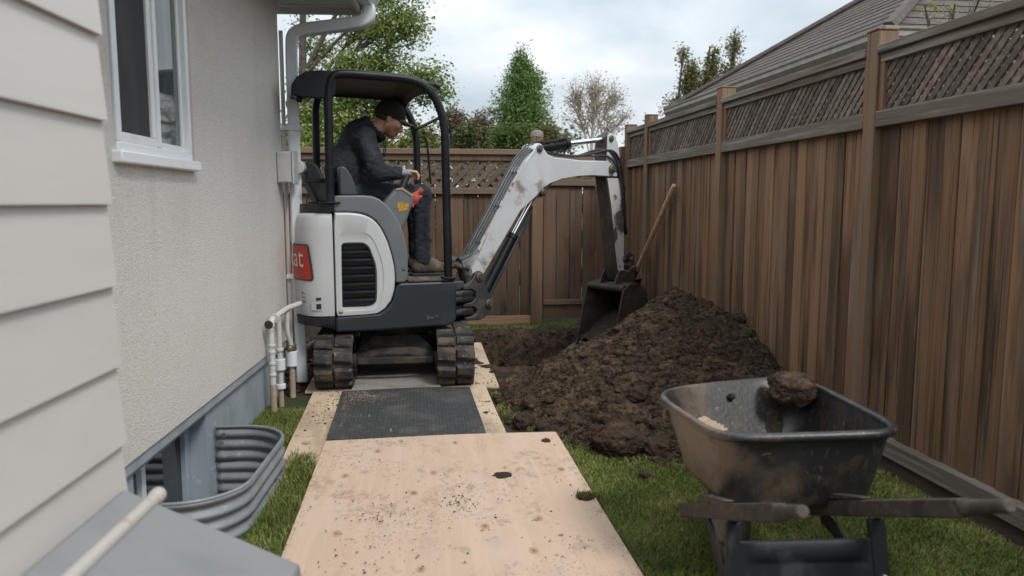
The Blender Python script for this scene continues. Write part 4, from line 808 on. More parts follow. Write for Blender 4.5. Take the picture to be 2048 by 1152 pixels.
# bucket
BW2 = .22
bp = [(1.635, .515), (1.70, .545), (1.80, .55), (1.88, .51), (1.935, .42), (1.955, .30), (1.93, .17), (1.86, .07), (1.76, .01), (1.62, -.03), (1.47, -.06)]
cv = [B(x, 0, z) for x, z in bp]
b = MB(); b.grid(lambda u, v: (lambda t: (lambda i, f: B(bp[i][0] * (1 - f) + bp[min(i + 1, 10)][0] * f, BW2 * (2 * v - 1), bp[i][1] * (1 - f) + bp[min(i + 1, 10)][1] * f))(int(t), t - int(t)))(u * 9.999), 41, 3)
bk = b.build('bucket', 'ex_bucket', ex, ang=60, solid=.012)
for sg in (-1, 1): MB().prism([(1.605, .495)] + bp + [(1.49, .02), (1.555, .30)], (BW2 - .001) * sg, (BW2 + .014) * sg, B).build('side_plate', 'ex_bucket', bk, bevel=.003)
MB().tube([B(1.635, -BW2, .505), B(1.635, BW2, .505)], .032, 12).build('torsion_tube', 'ex_bucket', bk)
for k in range(4): MB().prism([(1.49, -.068), (1.53, -.03), (1.50, -.03), (1.38, -.082)], -BW2 + .03 + k * .138, -BW2 + .085 + k * .138, B).build('tooth', 'steel', bk, bevel=.004)
for sg in (-1, 1):
    MB().prism([(1.63, .50), (1.66, .60), (1.70, .655), (1.76, .66), (1.80, .635), (1.885, .70), (1.915, .69), (1.92, .65), (1.88, .50), (1.80, .54), (1.70, .54)], .083 * sg, .103 * sg, B).build('ear', 'ex_bucket', bk, bevel=.004)
    MB().tube([B(1.78, .078 * sg, .76), B(1.84, .078 * sg, .80), B(1.885, .078 * sg, .775), B(1.90, .078 * sg, .67)], [.026, .028, .028, .026], 8, .35).build('link', 'ex_cast', ex)
pin((1.895, .675), .024, .115); pin((1.875, .755), .022, .10); pin((1.775, .755), .02, .09)
b = MB(); b.grid(lambda u, v: B(1.50 + .36 * u, (BW2 - .005) * (2 * v - 1), .02 + .20 * u + .07 * math.sin(3 * v) * u + .03 * float(fbm(P3(u * 5, v * 7, 3), 3))), 34, 34)
b.build('bucket_soil', 'soil_wet', bk)

# ================================================================== implicit surfaces for the operator
class Vol:
    def __init__(s, lo, hi, h): s.lo = np.array(lo, float); s.h = h; s.n = np.ceil((np.array(hi) - s.lo) / h).astype(int) + 1; s.f = np.full(s.n, .2)
    def _sub(s, lo, hi):
        a = np.clip(np.floor((np.array(lo) - s.lo) / s.h).astype(int), 0, s.n); b = np.clip(np.ceil((np.array(hi) - s.lo) / s.h).astype(int) + 1, 0, s.n)
        if (b <= a).any(): return None, None
        g = np.stack(np.meshgrid(*[s.lo[k] + s.h * np.arange(a[k], b[k]) for k in range(3)], indexing='ij'), -1); return tuple(slice(a[k], b[k]) for k in range(3)), g
    def _mix(s, sl, d, k, sub):
        f = s.f[sl]
        if sub:
            d = -d; hh = np.clip(.5 + .5 * (d - f) / k, 0, 1); s.f[sl] = f * (1 - hh) + d * hh + k * hh * (1 - hh)
        else:
            hh = np.clip(.5 + .5 * (f - d) / k, 0, 1); s.f[sl] = f * (1 - hh) + d * hh - k * hh * (1 - hh)
    def cap(s, a, b, r0, r1=None, k=.02, sub=False, flat=None):
        a, b = np.array(a, float), np.array(b, float); r1 = r0 if r1 is None else r1; m = max(r0, r1) + k * 2 + .02
        sl, g = s._sub(np.minimum(a, b) - m, np.maximum(a, b) + m)
        if sl is None: return s
        ab = b - a; t = np.clip(((g - a) @ ab) / max(ab @ ab, 1e-9), 0, 1); q = g - (a + t[..., None] * ab)
        if flat is not None: q = q * np.array(flat)
        s._mix(sl, np.linalg.norm(q, axis=-1) - (r0 + (r1 - r0) * t), k, sub); return s
    def ell(s, c, r, k=.02, sub=False, rot=0.0):
        c = np.array(c, float); r = np.array(r, float); m = r.max() + k * 2 + .02; sl, g = s._sub(c - m, c + m)
        if sl is None: return s
        p = g - c
        if rot: cr, sr = math.cos(rot), math.sin(rot); p = np.stack([p[..., 0] * cr + p[..., 2] * sr, p[..., 1], -p[..., 0] * sr + p[..., 2] * cr], -1)
        q = np.linalg.norm(p / r, axis=-1); q2 = np.linalg.norm(p / r ** 2, axis=-1); s._mix(sl, q * (q - 1) / np.maximum(q2, 1e-6), k, sub); return s
    def mesh(s):
        f = s.f; c = np.stack([f[i:f.shape[0] - 1 + i, j:f.shape[1] - 1 + j, k:f.shape[2] - 1 + k] for i in (0, 1) for j in (0, 1) for k in (0, 1)], -1); ins = c < 0; act = ins.any(-1) & ~ins.all(-1)
        idx = np.full(act.shape, -1); ii = np.argwhere(act); idx[act] = np.arange(len(ii)); v = c[act]; co = np.array([(i, j, k) for i in (0, 1) for j in (0, 1) for k in (0, 1)], float)
        acc = np.zeros((len(ii), 3)); cnt = np.zeros(len(ii))
        for a in range(8):
            for b in range(a + 1, 8):
                if np.abs(co[a] - co[b]).sum() != 1: continue
                x = (v[:, a] < 0) != (v[:, b] < 0); t = v[:, a] / np.where(np.abs(v[:, a] - v[:, b]) < 1e-12, 1, v[:, a] - v[:, b]); p = co[a] + t[:, None] * (co[b] - co[a]); acc[x] += p[x]; cnt[x] += 1
        V = s.lo + s.h * (ii + acc / cnt[:, None]); Q = []
        for ax in range(3):
            o1, o2 = (ax + 1) % 3, (ax + 2) % 3; sa = [slice(None)] * 3; sb = [slice(None)] * 3; sa[ax] = slice(0, -1); sb[ax] = slice(1, None)
            A_, B2_ = f[tuple(sa)] < 0, f[tuple(sb)] < 0; e_ = np.argwhere(A_ != B2_); e_ = e_[(e_[:, o1] > 0) & (e_[:, o2] > 0) & (e_[:, o1] < f.shape[o1] - 1) & (e_[:, o2] < f.shape[o2] - 1)]
            if not len(e_): continue
            def cell(d1, d2):
                q = e_.copy(); q[:, o1] -= d1; q[:, o2] -= d2; return idx[q[:, 0], q[:, 1], q[:, 2]]
            qd = np.stack([cell(1, 1), cell(0, 1), cell(0, 0), cell(1, 0)], 1); fl = ~A_[e_[:, 0], e_[:, 1], e_[:, 2]]; qd[fl] = qd[fl][:, ::-1]; Q.append(qd)
        return V, np.concatenate(Q)
def grad_n(V, Q):
    n_ = np.zeros_like(V); a = V[Q[:, 2]] - V[Q[:, 0]]; b = V[Q[:, 3]] - V[Q[:, 1]]; c = np.cross(a, b)
    for k in range(4): np.add.at(n_, Q[:, k], c)
    return n_ / np.maximum(np.linalg.norm(n_, axis=1), 1e-9)[:, None]
def toworld(V): return np.array(EP) + V[:, :1] * np.array(EF) + V[:, 1:2] * np.array(EL) + V[:, 2:] * np.array([0, 0, 1.])
def wrinkle(V, Q, amp, s, seed=0):
    n_ = grad_n(V, Q); w_ = fbm(V * np.array(s) + seed, 3, .55); rid = 1 - 2 * np.abs(w_); return V + n_ * (amp * (rid - .4))[:, None]
# all in machine coordinates (u forward, lat left, z up)
HC = np.array([-.020, 0, 1.872]); HT = R(-24)        # head centre, bowed forward
def hd(x, y, z): cr, sr = math.cos(HT), math.sin(HT); return (HC[0] + x * cr - z * sr, HC[1] + y, HC[2] + x * sr + z * cr)
SHn, ELn, WRn = (-.235, -.185, 1.715), (-.165, -.275, 1.475), (.005, -.275, 1.475)
SHf, ELf, WRf = (-.215, .185, 1.715), (-.13, .29, 1.47), (.02, .30, 1.475)
HIn, KNn, ANn = (-.29, -.10, 1.335), (.165, -.165, 1.325), (.165, -.17, .86)
HIf, KNf, ANf = (-.29, .10, 1.335), (.18, .14, 1.32), (.20, .15, .86)
bd = Vol((-.5, -.42, .72), (.5, .42, 2.06), .0065)
for S_, E_, W_, sg in ((SHn, ELn, WRn, -1), (SHf, ELf, WRf, 1)):
    bd.cap((-.25, 0, 1.70), S_, .06, .055, .03); bd.cap(S_, E_, .048, .038, .02); bd.cap(E_, W_, .036, .026, .02)
    # hand: palm, thumb from its side, four unequal fingers closing over the lever
    px = W_[0]; pyy = W_[1]; pz = W_[2]
    bd.cap((px, pyy, pz), (px + .055, pyy - .002 * sg, pz + .008), .028, .026, .012, flat=(1, .9, 1.25))
    for k, (dy, ln) in enumerate(((-.027, .064), (-.009, .072), (.009, .068), (.026, .054))):
        a_ = (px + .062, pyy + dy, pz + .012); m1 = (px + .062 + ln * .55, pyy + dy * 1.02, pz + .008); m2 = (px + .062 + ln * .80, pyy + dy, pz - .018); m3 = (px + .062 + ln * .74, pyy + dy, pz - .042)
        bd.cap(a_, m1, .0105, .0098, .006); bd.cap(m1, m2, .0098, .009, .005); bd.cap(m2, m3, .009, .0078, .005)
    bd.cap((px + .02, pyy - sg * -.02, pz - .005), (px + .055, pyy + sg * -.034, pz - .018), .013, .011, .01); bd.cap((px + .055, pyy + sg * -.034, pz - .018), (px + .085, pyy + sg * -.028, pz - .024), .011, .009, .006)
bd.cap((-.33, 0, 1.36), (-.34, 0, 1.52), .12, .12, .05, flat=(1.2, .85, 1)); bd.cap((-.34, 0, 1.52), (-.25, 0, 1.70), .12, .11, .05, flat=(1.15, .8, 1))
for H_, K_, A_ in ((HIn, KNn, ANn), (HIf, KNf, ANf)):
    bd.cap(H_, K_, .075, .052, .03); bd.cap(K_, A_, .05, .034, .02); bd.cap((A_[0] - .02, A_[1], .80), (A_[0] + .14, A_[1] - .01, .79), .036, .028, .02)
bd.cap((-.20, 0, 1.76), hd(-.035, 0, -.06), .060, .056, .03)
bd.ell(hd(-.012, 0, .03), (.098, .076, .088), .02, rot=HT); bd.ell(hd(.026, 0, -.035), (.066, .060, .078), .03, rot=HT)
bd.ell(hd(.045, 0, -.098), (.032, .034, .024), .022, rot=HT)                     # chin
bd.cap(hd(-.01, -.045, -.055), hd(.04, -.022, -.096), .026, .02, .02); bd.cap(hd(-.01, .045, -.055), hd(.04, .022, -.096), .026, .02, .02)
bd.cap(hd(.082, 0, .004), hd(.107, 0, -.038), .008, .0135, .012); bd.cap(hd(.088, -.012, -.042), hd(.088, .012, -.042), .009, .009, .008)   # nose
bd.cap(hd(.078, -.034, .020), hd(.084, 0, .018), .010, .011, .01); bd.cap(hd(.078, .034, .020), hd(.084, 0, .018), .010, .011, .01)         # brow
for sg in (-1, 1):
    bd.ell(hd(.086, sg * .031, .0), (.012, .015, .010), .008, True, HT); bd.ell(hd(.076, sg * .031, .0), (.012, .013, .010), .004, rot=HT)
    bd.ell(hd(.055, sg * .045, -.025), (.028, .022, .022), .02, rot=HT)          # cheek
    bd.ell(hd(-.018, sg * .077, -.008), (.019, .010, .032), .006, rot=HT - .15); bd.ell(hd(-.014, sg * .088, -.008), (.010, .006, .019), .005, True, HT)
bd.cap(hd(.090, -.018, -.063), hd(.090, .018, -.063), .0075, .0075, .006); bd.cap(hd(.084, -.016, -.077), hd(.084, .016, -.077), .0085, .0085, .006); bd.cap(hd(.097, -.02, -.0705), hd(.097, .02, -.0705), .0035, .0035, .003, True)
V, Q = bd.mesh()
loc_ = V - HC; cr, sr = math.cos(HT), math.sin(HT); hx = loc_[:, 0] * cr + loc_[:, 2] * sr; hz = -loc_[:, 0] * sr + loc_[:, 2] * cr; hy = loc_[:, 1]
tint = np.ones((len(V), 3)); ish = (V[:, 2] > 1.70) & (V[:, 0] > -.13)
st = np.clip((-.035 - hz) / .02, 0, 1) * np.clip((hx + .015) / .02, 0, 1) * ish; st = np.maximum(st, np.clip(1 - ((hx - .088) / .02) ** 2 - ((hz + .052) / .008) ** 2, 0, 1) * ish)
sb2 = np.clip((hx + .03) / .01, 0, 1) * np.clip((.005 - hx) / .01, 0, 1) * np.clip((hz + .03) / .02, 0, 1) * ish
tint *= (1 - .50 * np.maximum(st, sb2 * .6)[:, None] * np.array([.85, .95, 1.0])); lip = np.clip(1 - ((hz + .0705) / .012) ** 2, 0, 1) * np.clip((hx - .082) / .004, 0, 1) * ish * (np.abs(hy) < .024); tint *= 1 - lip[:, None] * np.array([.1, .35, .3])
bw_ = np.clip(1 - ((hz - .022) / .009) ** 2, 0, 1) * np.clip((hx - .072) / .006, 0, 1) * ish * (np.abs(hy) > .012); tint *= 1 - .85 * bw_[:, None]
ey = np.clip(1 - ((hz - .002) / .008) ** 2, 0, 1) * np.clip((hx - .07) / .004, 0, 1) * ish * (np.abs(np.abs(hy) - .031) < .012); tint *= 1 - .75 * ey[:, None]  # dark eyes, with the shade of the sockets painted into the skin tint
person = raw('person', toworld(V), Q, 'skin', tint=tint)
tag(person, 'man in black hoodie and dark cap seated in the excavator, bowed over the lever', 'person')
hv = Vol((-.55, -.45, 1.2), (.2, .45, 1.98), .0085)
hv.cap((-.32, 0, 1.345), (-.345, 0, 1.50), .150, .155, .05, flat=(1.12, .80, 1)); hv.cap((-.345, 0, 1.50), (-.27, 0, 1.685), .155, .135, .06, flat=(1.08, .78, 1)); hv.cap((-.16, 0, 1.40), (-.20, 0, 1.36), .085, .08, .06, flat=(1, .7, 1))
for S_, E_, W_ in ((SHn, ELn, WRn), (SHf, ELf, WRf)):
    hv.cap((-.26, S_[1] * .4, 1.72), S_, .085, .08, .04); hv.cap(S_, E_, .078, .066, .035); hv.cap(E_, (W_[0] - .025, W_[1], W_[2]), .063, .047, .03); hv.cap((W_[0] - .045, W_[1], W_[2]), (W_[0] - .004, W_[1], W_[2]), .040, .039, .008)
# hood lying on the back and round the neck
hv.cap((-.285, -.06, 1.795), (-.285, .06, 1.795), .055, .055, .03); hv.ell((-.245, 0, 1.80), (.10, .125, .065), .04, rot=R(35)); hv.cap((-.20, -.078, 1.82), (-.09, -.062, 1.735), .034, .026, .03); hv.cap((-.20, .078, 1.82), (-.09, .062, 1.735), .034, .026, .03); hv.cap((-.205, -.06, 1.85), (-.205, .06, 1.85), .034, .034, .03); hv.cap((-.09, -.05, 1.73), (-.09, .05, 1.73), .026, .026, .02)
V, Q = hv.mesh(); V = V - grad_n(V, Q) * .007; V = wrinkle(V, Q, .010, (8, 8, 19)); V = wrinkle(V, Q, .0035, (26, 22, 40), 5)
raw('hoodie', toworld(V), Q, 'hoodie', person)
for la in (-.03, .03): MB().tube([U(-.072, la, 1.735), U(-.06, la * 1.1, 1.68), U(-.07, la * 1.2, 1.60)], .004, 6).build('drawstring', 'hoodie', person)
jv = Vol((-.5, -.32, .78), (.32, .32, 1.46), .0085)
for H_, K_, A_ in ((HIn, KNn, ANn), (HIf, KNf, ANf)):
    jv.cap(H_, K_, .098, .073, .04); jv.cap(K_, (A_[0] + .0, A_[1], A_[2] + .03), .072, .058, .03); jv.cap((A_[0], A_[1], A_[2] + .06), (A_[0], A_[1], A_[2] - .005), .060, .063, .02)
jv.cap((-.31, -.06, 1.335), (-.31, .06, 1.335), .115, .115, .05)
V, Q = jv.mesh(); V = V - grad_n(V, Q) * .004; V = wrinkle(V, Q, .008, (9, 9, 20), 3); V = wrinkle(V, Q, .003, (28, 28, 40), 8); raw('jeans', toworld(V), Q, 'jeans', person)
for A_ in (ANn, ANf):
    v_ = Vol((A_[0] - .14, A_[1] - .12, .73), (A_[0] + .26, A_[1] + .12, .95), .006); v_.cap((A_[0] - .005, A_[1], .90), (A_[0] - .02, A_[1], .81), .050, .052, .02); v_.cap((A_[0] - .035, A_[1], .795), (A_[0] + .135, A_[1] - .008, .788), .045, .044, .03, flat=(1, 1.05, 1.15)); v_.cap((A_[0] + .03, A_[1], .84), (A_[0] + .12, A_[1], .80), .038, .035, .03)
    V, Q = v_.mesh(); V[:, 2] = np.maximum(V[:, 2], .757); bt = raw('boot', toworld(V), Q, 'boot', person)
    so_ = [(-.088, -.034), (-.07, -.046), (.0, -.044), (.09, -.053), (.155, -.046), (.182, -.015), (.182, .010), (.155, .038), (.09, .045), (0, .043), (-.07, .045), (-.088, .033)]
    MB().plan([(A_[0] + x, A_[1] + y) for x, y in so_], .7395, .7585, U).build('sole', 'hose', bt, bevel=.004)
cv_ = Vol((-.2, -.14, 1.78), (.2, .14, 2.05), .005); cv_.ell(hd(-.014, 0, .036), (.113, .088, .106), .01, rot=HT); cv_.cap(hd(.03, 0, -.126), hd(-.02, 0, -.130), .15, .15, .006, True); cv_.ell(hd(-.012, 0, .03), (.100, .079, .089), .004, True, HT); cv_.ell(hd(-.10, 0, .012), (.03, .026, .018), .004, True, HT)
V, Q = cv_.mesh(); keep = None
cap = raw('cap', toworld(V), Q, 'cap', person)
def brim(u, v):
    s_ = 2 * v - 1; y = .074 * s_; x0 = .074 * math.sqrt(max(0, 1 - (y / .082) ** 2)) + .012; x1 = x0 + .088 * (1 - abs(s_) ** 2.6) ** .5 + .002; x = x0 + (x1 - x0) * u
    return U(*hd(x + .004, y, .045 - .032 * s_ * s_ - .16 * (x - .05) * .6))
b = MB(); b.grid(brim, 14, 25); b.build('brim', 'brim', cap, ang=70, solid=.004)
MB().cyl(U(*hd(-.014, 0, .141)), U(*hd(-.014, 0, .146)), .008, 10).build('button', 'cap', cap)
MB().tube([U(*hd(.094, -.020, .070)), U(*hd(.099, -.018, .056)), U(*hd(.100, -.010, .052)), U(*hd(.100, -.004, .058)), U(*hd(.097, -.004, .072))], .0024, 6).build('badge', 'white_print', cap)
hv2 = Vol((-.2, -.13, 1.76), (.1, .13, 2.0), .005); hv2.ell(hd(-.018, 0, .022), (.099, .0785, .088), .01, rot=HT); hv2.cap(hd(.06, 0, -.10), hd(.06, 0, .1), .085, .085, .005, True); hv2.cap(hd(.0, 0, -.10), hd(-.1, 0, -.115), .072, .085, .006, True)
for sg in (-1, 1): hv2.ell(hd(-.014, sg * .08, -.012), (.024, .03, .034), .006, True, HT)
V, Q = hv2.mesh(); raw('hair', toworld(V), Q, 'hair', person)
gv = Vol((-.05, -.34, 1.42), (.09, -.21, 1.53), .004); gv.cap((WRn[0] + .002, WRn[1], WRn[2]), (WRn[0] + .050, WRn[1] + .002, WRn[2] + .002), .0335, .0325, .008, flat=(1, .92, 1.2)); V, Q = gv.mesh(); raw('glove_cuff', toworld(V), Q, 'glove_grey', person)
# crumpled red glove on the front of the console
rv = Vol((.0, -.36, 1.22), (.22, -.18, 1.42), .004); rv.ell((.092, -.275, 1.295), (.034, .032, .045), .02)
for a_, c_ in (((.095, -.285, 1.32), (.135, -.285, 1.365)), ((.10, -.265, 1.31), (.150, -.262, 1.355)), ((.10, -.29, 1.29), (.135, -.30, 1.31)), ((.085, -.28, 1.27), (.075, -.29, 1.245))): rv.cap(a_, c_, .015, .010, .012)
V, Q = rv.mesh(); V = wrinkle(V, Q, .005, (50, 50, 50)); tag(raw('glove', toworld(V), Q, 'red_glove'), 'crumpled red glove hung on the front of the excavator console', 'glove')

# ================================================================== soil heap, clods, crumbs
HPC = np.array([1.80, 4.98]); HPH = .665
def heap_z(x, y):
    dx, dy = x - HPC[0], y - HPC[1]; a = np.arctan2(dy, dx); r = np.hypot(dx, dy)
    ang = np.array([-180, -150, -125, -100, -80, -62, -30, 0, 40, 90, 130, 160, 180]); rad = np.array([1.23, 1.33, 1.53, 1.60, 1.62, 1.62, 1.45, 1.10, 1.0, 1.05, .98, 1.08, 1.23])
    Rr = np.interp(np.degrees(a), ang, rad) * (1 + .10 * perlin(P3(np.cos(a) * 1.6, np.sin(a) * 1.6, 4.4)))
    t = r / Rr; base = HPH * (1.02 - t - .06 * np.sin(np.pi * np.clip(t, 0, 1)) - .05 * np.exp(-(t / .12) ** 2))
    return base, t
def build_heap():
    xs = np.arange(.30, 2.2185, .0085); ys = np.arange(3.2, 6.25, .0085); X, Y = np.meshgrid(xs, ys); Z, t = heap_z(X, Y)
    n1 = fbm(P3(X * 3.2, Y * 3.2, .3), 3); n2 = fbm(P3(X * 11, Y * 11, 2), 3, .6); n3 = 1 - 2 * np.abs(perlin(P3(X * 24 + .6 * n2, Y * 24, 3))); n4 = perlin(P3(X * 55, Y * 55, 5)); n5 = perlin(P3(X * 110, Y * 110, 5))
    clump = np.clip(perlin(P3(X * 16, Y * 16, 8)) + .1, 0, 1)
    env = np.clip((1.05 - t) * 4, 0, 1); Z = Z + env * (.060 * n1 + .026 * n2 + .019 * n3 + .018 * n4 + .013 * n5 + .016 * clump)
    Z = np.where(t > 1.06, -.08, Z); Z = np.maximum(Z, -.08)
    # steep faces crumble sideways so that the heap is not a plain height field
    g = np.stack(np.gradient(Z, .0085), -1); X2 = X - g[..., 1] * .012 + .006 * perlin(P3(X * 40, Y * 40, 11)); Y2 = Y - g[..., 0] * .012 + .006 * perlin(P3(X * 40, Y * 40, 21)); X2 = np.minimum(X2, 2.2195)
    V = np.stack([X2, Y2, Z], -1).reshape(-1, 3); nx = len(xs); i, j = np.meshgrid(np.arange(nx - 1), np.arange(len(ys) - 1)); a = (j * nx + i).ravel(); Q = np.stack([a, a + 1, a + nx + 1, a + nx], 1)
    Q = Q[(V[Q][:, :, 2].max(1) > -.06)]; used = np.unique(Q); mp_ = np.zeros(len(V), int); mp_[used] = np.arange(len(used)); 
    return V[used], mp_[Q], (xs, ys, Z)
V, Q, HG = build_heap()
heap = raw('soil_heap', V, Q, 'soil'); tag(heap, 'big heap of dark dug soil piled against the side fence', 'soil heap')
def hz(x, y):
    i = int(round((x - HG[0][0]) / .0085)); j = int(round((y - HG[1][0]) / .0085))
    if 0 <= i < len(HG[0]) and 0 <= j < len(HG[1]): return max(float(HG[2][j, i]), 0.0)
    return 0.0
bm = bmesh.new(); bmesh.ops.create_icosphere(bm, subdivisions=2, radius=1); IC2 = np.array([v.co[:] for v in bm.verts]); IF2 = np.array([[v.index for v in f.verts] for f in bm.faces]); bm.free()
bm = bmesh.new(); bmesh.ops.create_icosphere(bm, subdivisions=1, radius=1); IC1 = np.array([v.co[:] for v in bm.verts]); IF1 = np.array([[v.index for v in f.verts] for f in bm.faces]); bm.free()
bm = bmesh.new(); bmesh.ops.create_icosphere(bm, subdivisions=5, radius=1); IC4 = np.array([v.co[:] for v in bm.verts]); IF4 = np.array([[v.index for v in f.verts] for f in bm.faces]); bm.free()
def lumps(name, pts, sizes, m, ic=IC1, fc=IF1, parent=None, flat=.75):
    n_ = len(pts); pts = np.asarray(pts); sizes = np.asarray(sizes); A_ = RNG.uniform(0, 2 * np.pi, n_); st = RNG.uniform(.65, 1.35, (n_, 3)) * np.array([1, 1, flat])
    base = ic[None] * (1 + (.38 if len(ic) < 20 else .22) * RNG.normal(size=(n_, len(ic), 1)).clip(-1.3, 1.3)) * st[:, None] * sizes[:, None, None]; c, s_ = np.cos(A_)[:, None], np.sin(A_)[:, None]
    x = base[..., 0] * c - base[..., 1] * s_; y = base[..., 0] * s_ + base[..., 1] * c; Vv = np.stack([x, y, base[..., 2]], -1) + pts[:, None]
    Ff = fc[None] + (np.arange(n_) * len(ic))[:, None, None]; return raw(name, Vv.reshape(-1, 3), Ff.reshape(-1, 3), m, parent, smooth=False)
pts, sz = [], []
for _ in range(20000):
    a = random.uniform(-math.pi, math.pi); t = math.sqrt(random.random()) * 1.04; x = HPC[0] + math.cos(a) * t * 1.3; y = HPC[1] + math.sin(a) * t * 1.6
    if x > 2.2 or heap_z(np.array(x), np.array(y))[1] > 1.03: continue
    s_ = random.uniform(.0028, .0085) * (1.0 if random.random() < .95 else 2.2); pts.append((x, y, hz(x, y) + s_ * .25)); sz.append(s_)
for _ in range(1500):   # fringe on the ground between the boards and the heap, and round the pit
    a = random.uniform(-math.pi, -.5); t = random.uniform(.96, 1.14); rr_ = 1.35; x = HPC[0] + math.cos(a) * t * 1.24; y = HPC[1] + math.sin(a) * t * 1.58
    if x > 2.2 or (x < .78 and y < 3.9) or x < .52: continue
    s_ = random.uniform(.003, .014) * (1 if random.random() < .93 else 2.2); pts.append((x, y, hz(x, y) + s_ * .3)); sz.append(s_)
p2, s2 = [], []
for q_ in range(460):
    a = random.uniform(-math.pi, .3); t = random.random() ** .5 * 1.06 if q_ < 300 else random.uniform(.86, 1.13); x = HPC[0] + math.cos(a) * t * 1.24; y = HPC[1] + math.sin(a) * t * 1.58
    if x > 2.19 or (x < .79 and y < 3.9) or x < .52 or heap_z(np.array(x), np.array(y))[1] > 1.12: continue
    s_ = .008 + .030 * random.random() ** 3.6; p2.append((x, y, hz(x, y) + s_ * .2)); s2.append(s_)
tag(lumps('soil_lumps', p2, s2, 'clod', IC2, IF2), 'fist sized and smaller lumps lying on the slopes of the heap', 'soil', kind='stuff')
tag(lumps('soil_crumbs', pts, sz, 'soil'), 'loose crumbs of dark soil over and round the heap', 'soil', kind='stuff')
pts, sz = [], []
for _ in range(2600):
    x, y = random.uniform(.4, 1.9), random.uniform(5.4, 7.35); d, q = pit_depth(np.array(x), np.array(y))
    if q > 1.38 or (x < .55 and y < 6.5): continue
    s_ = random.uniform(.005, .016) * (1 if random.random() < .9 else 1.8); pts.append((x, y, -float(d) + .012)); sz.append(s_)
for _ in range(500):
    x, y = random.uniform(-1.0, -.62), random.uniform(5.1, 6.9); s_ = random.uniform(.006, .022); pts.append((x, y, .0)); sz.append(s_)
tag(lumps('pit_crumbs', pts, sz, 'soil_wet'), 'loose wet soil crumbs in and round the dug pit', 'soil', kind='stuff')
pts, sz = [], []
cl = [((.17, 2.98), .07, 60), ((-.19, 2.85), .16, 55), ((-.05, 2.55), .22, 45), ((.55, 2.56), .10, 30), ((.58, 3.72), .09, 40), ((-.25, 2.4), .18, 40), ((.2, 3.3), .4, 40), ((.0, 3.0), .5, 60), ((.63, 3.2), .1, 14)]
for (cx, cy), sp, n_ in cl:
    for _ in range(n_):
        x, y = random.gauss(cx, sp * .6), random.gauss(cy, sp * .6)
        if -.46 < x < .73 and 1.6 < y < 3.87: s_ = random.uniform(.0012, .0042); pts.append((x, y, .0395 + s_ * .2)); sz.append(s_)
for _ in range(420):
    x, y = random.choice((random.uniform(-.64, -.47), random.uniform(.37, .60))), random.uniform(3.95, 5.6); s_ = random.uniform(.0015, .006) * (1 if random.random() < .95 else 2.2)
    pts.append((x, y, .018)); sz.append(s_)
tag(lumps('plywood_crumbs', pts, sz, 'soil_wet', flat=.55), 'small crumbs of soil scattered on the plywood', 'soil', kind='stuff')
pts, sz = [], []
for _ in range(900):
    x, y = random.gauss(-.30, .11), random.gauss(4.80, .10)
    if -.45 < x < .3 and y < 4.93: s_ = random.uniform(.0012, .0032); pts.append((x, y, .0385)); sz.append(s_)
for _ in range(250):
    x, y = random.gauss(-.42, .03), random.uniform(4.0, 4.9)
    if -.455 < x < .3: s_ = random.uniform(.0012, .003); pts.append((x, y, .0385)); sz.append(s_)
tag(lumps('mat_grit', pts, sz, 'sawdust', flat=.5), 'pale grit trodden onto the far corner of the rubber mat', 'grit', kind='stuff')
def clod(x, y, z, r, label, flat=.8, name='soil_clod', seed=0, m='clod'):
    n_ = fbm(IC4 * 1.7 + seed * 9.1, 2); n2 = 1 - 2 * np.abs(fbm(IC4 * 4.2 + seed * 3.3, 3)); n3 = fbm(IC4 * 11 + seed, 3, .6); V = IC4 * (1 + .32 * n_ + .10 * n2 + .10 * n3)[:, None] * np.array([1, .95, flat]) * r
    o = raw(name, V, IF4, m); o.location = (x, y, z); o.rotation_euler.z = seed; return tag(o, label, 'soil clod', 'clods fallen from the heap')
p = gnd(1238, 915); clod(p.x + .02, p.y + .10, .055, .135, 'largest dark clod on the grass at the near foot of the heap', .62, seed=1)
p = gnd(1322, 918); clod(p.x, p.y + .08, .03, .07, 'dark clod between the largest clod and the wheelbarrow tray', .8, seed=2)
p = gnd(1290, 955); clod(p.x, p.y, .012, .024, 'small black clod alone on the grass in front of the heap', .8, seed=3)
p = gnd(1050, 860); clod(p.x, p.y + .05, .035, .06, 'clod at the heap foot just behind the corner of the near plywood', .8, seed=4)
p = gnd(1085, 868); clod(p.x + .01, p.y + .04, .02, .04, 'small clod beside the clod behind the plywood corner', .8, seed=5)
p = gnd(1092, 885, .034); clod(p.x, p.y, .044, .021, 'flat soil lump on the far right corner of the near plywood', .45, seed=6)
p = gnd(1005, 953, .034); clod(p.x, p.y, .040, .045, 'thin splat of soil in the middle of the near plywood', .10, seed=7, m='soil_wet')
# heap face clod
for k, (px, py, r, lab) in enumerate(((1278, 795, .052, 'round pale clod half sunk in the front slope of the heap'), (1476, 640, .055, 'dark clod high on the heap beside the fence'), (1062, 812, .05, 'clod on the low end of the heap nearest the rubber mat'))):
    rr_ = ray(px, py); t = 2.5
    while t < 9:
        q = CC + rr_ * t
        if q.x < 2.2 and q.z < hz(q.x, q.y): break
        t += .01
    clod(q.x, q.y, q.z + r * .25, r, lab, .85, seed=10 + k)
# grassy sod lumps
p = gnd(1170, 997, .034); sod = clod(p.x, p.y, .042, .035, 'small green clump of turf on the right edge of the near plywood', .35, name='turf_clump', seed=15); sod['category'] = 'turf clump'
del sod['group']

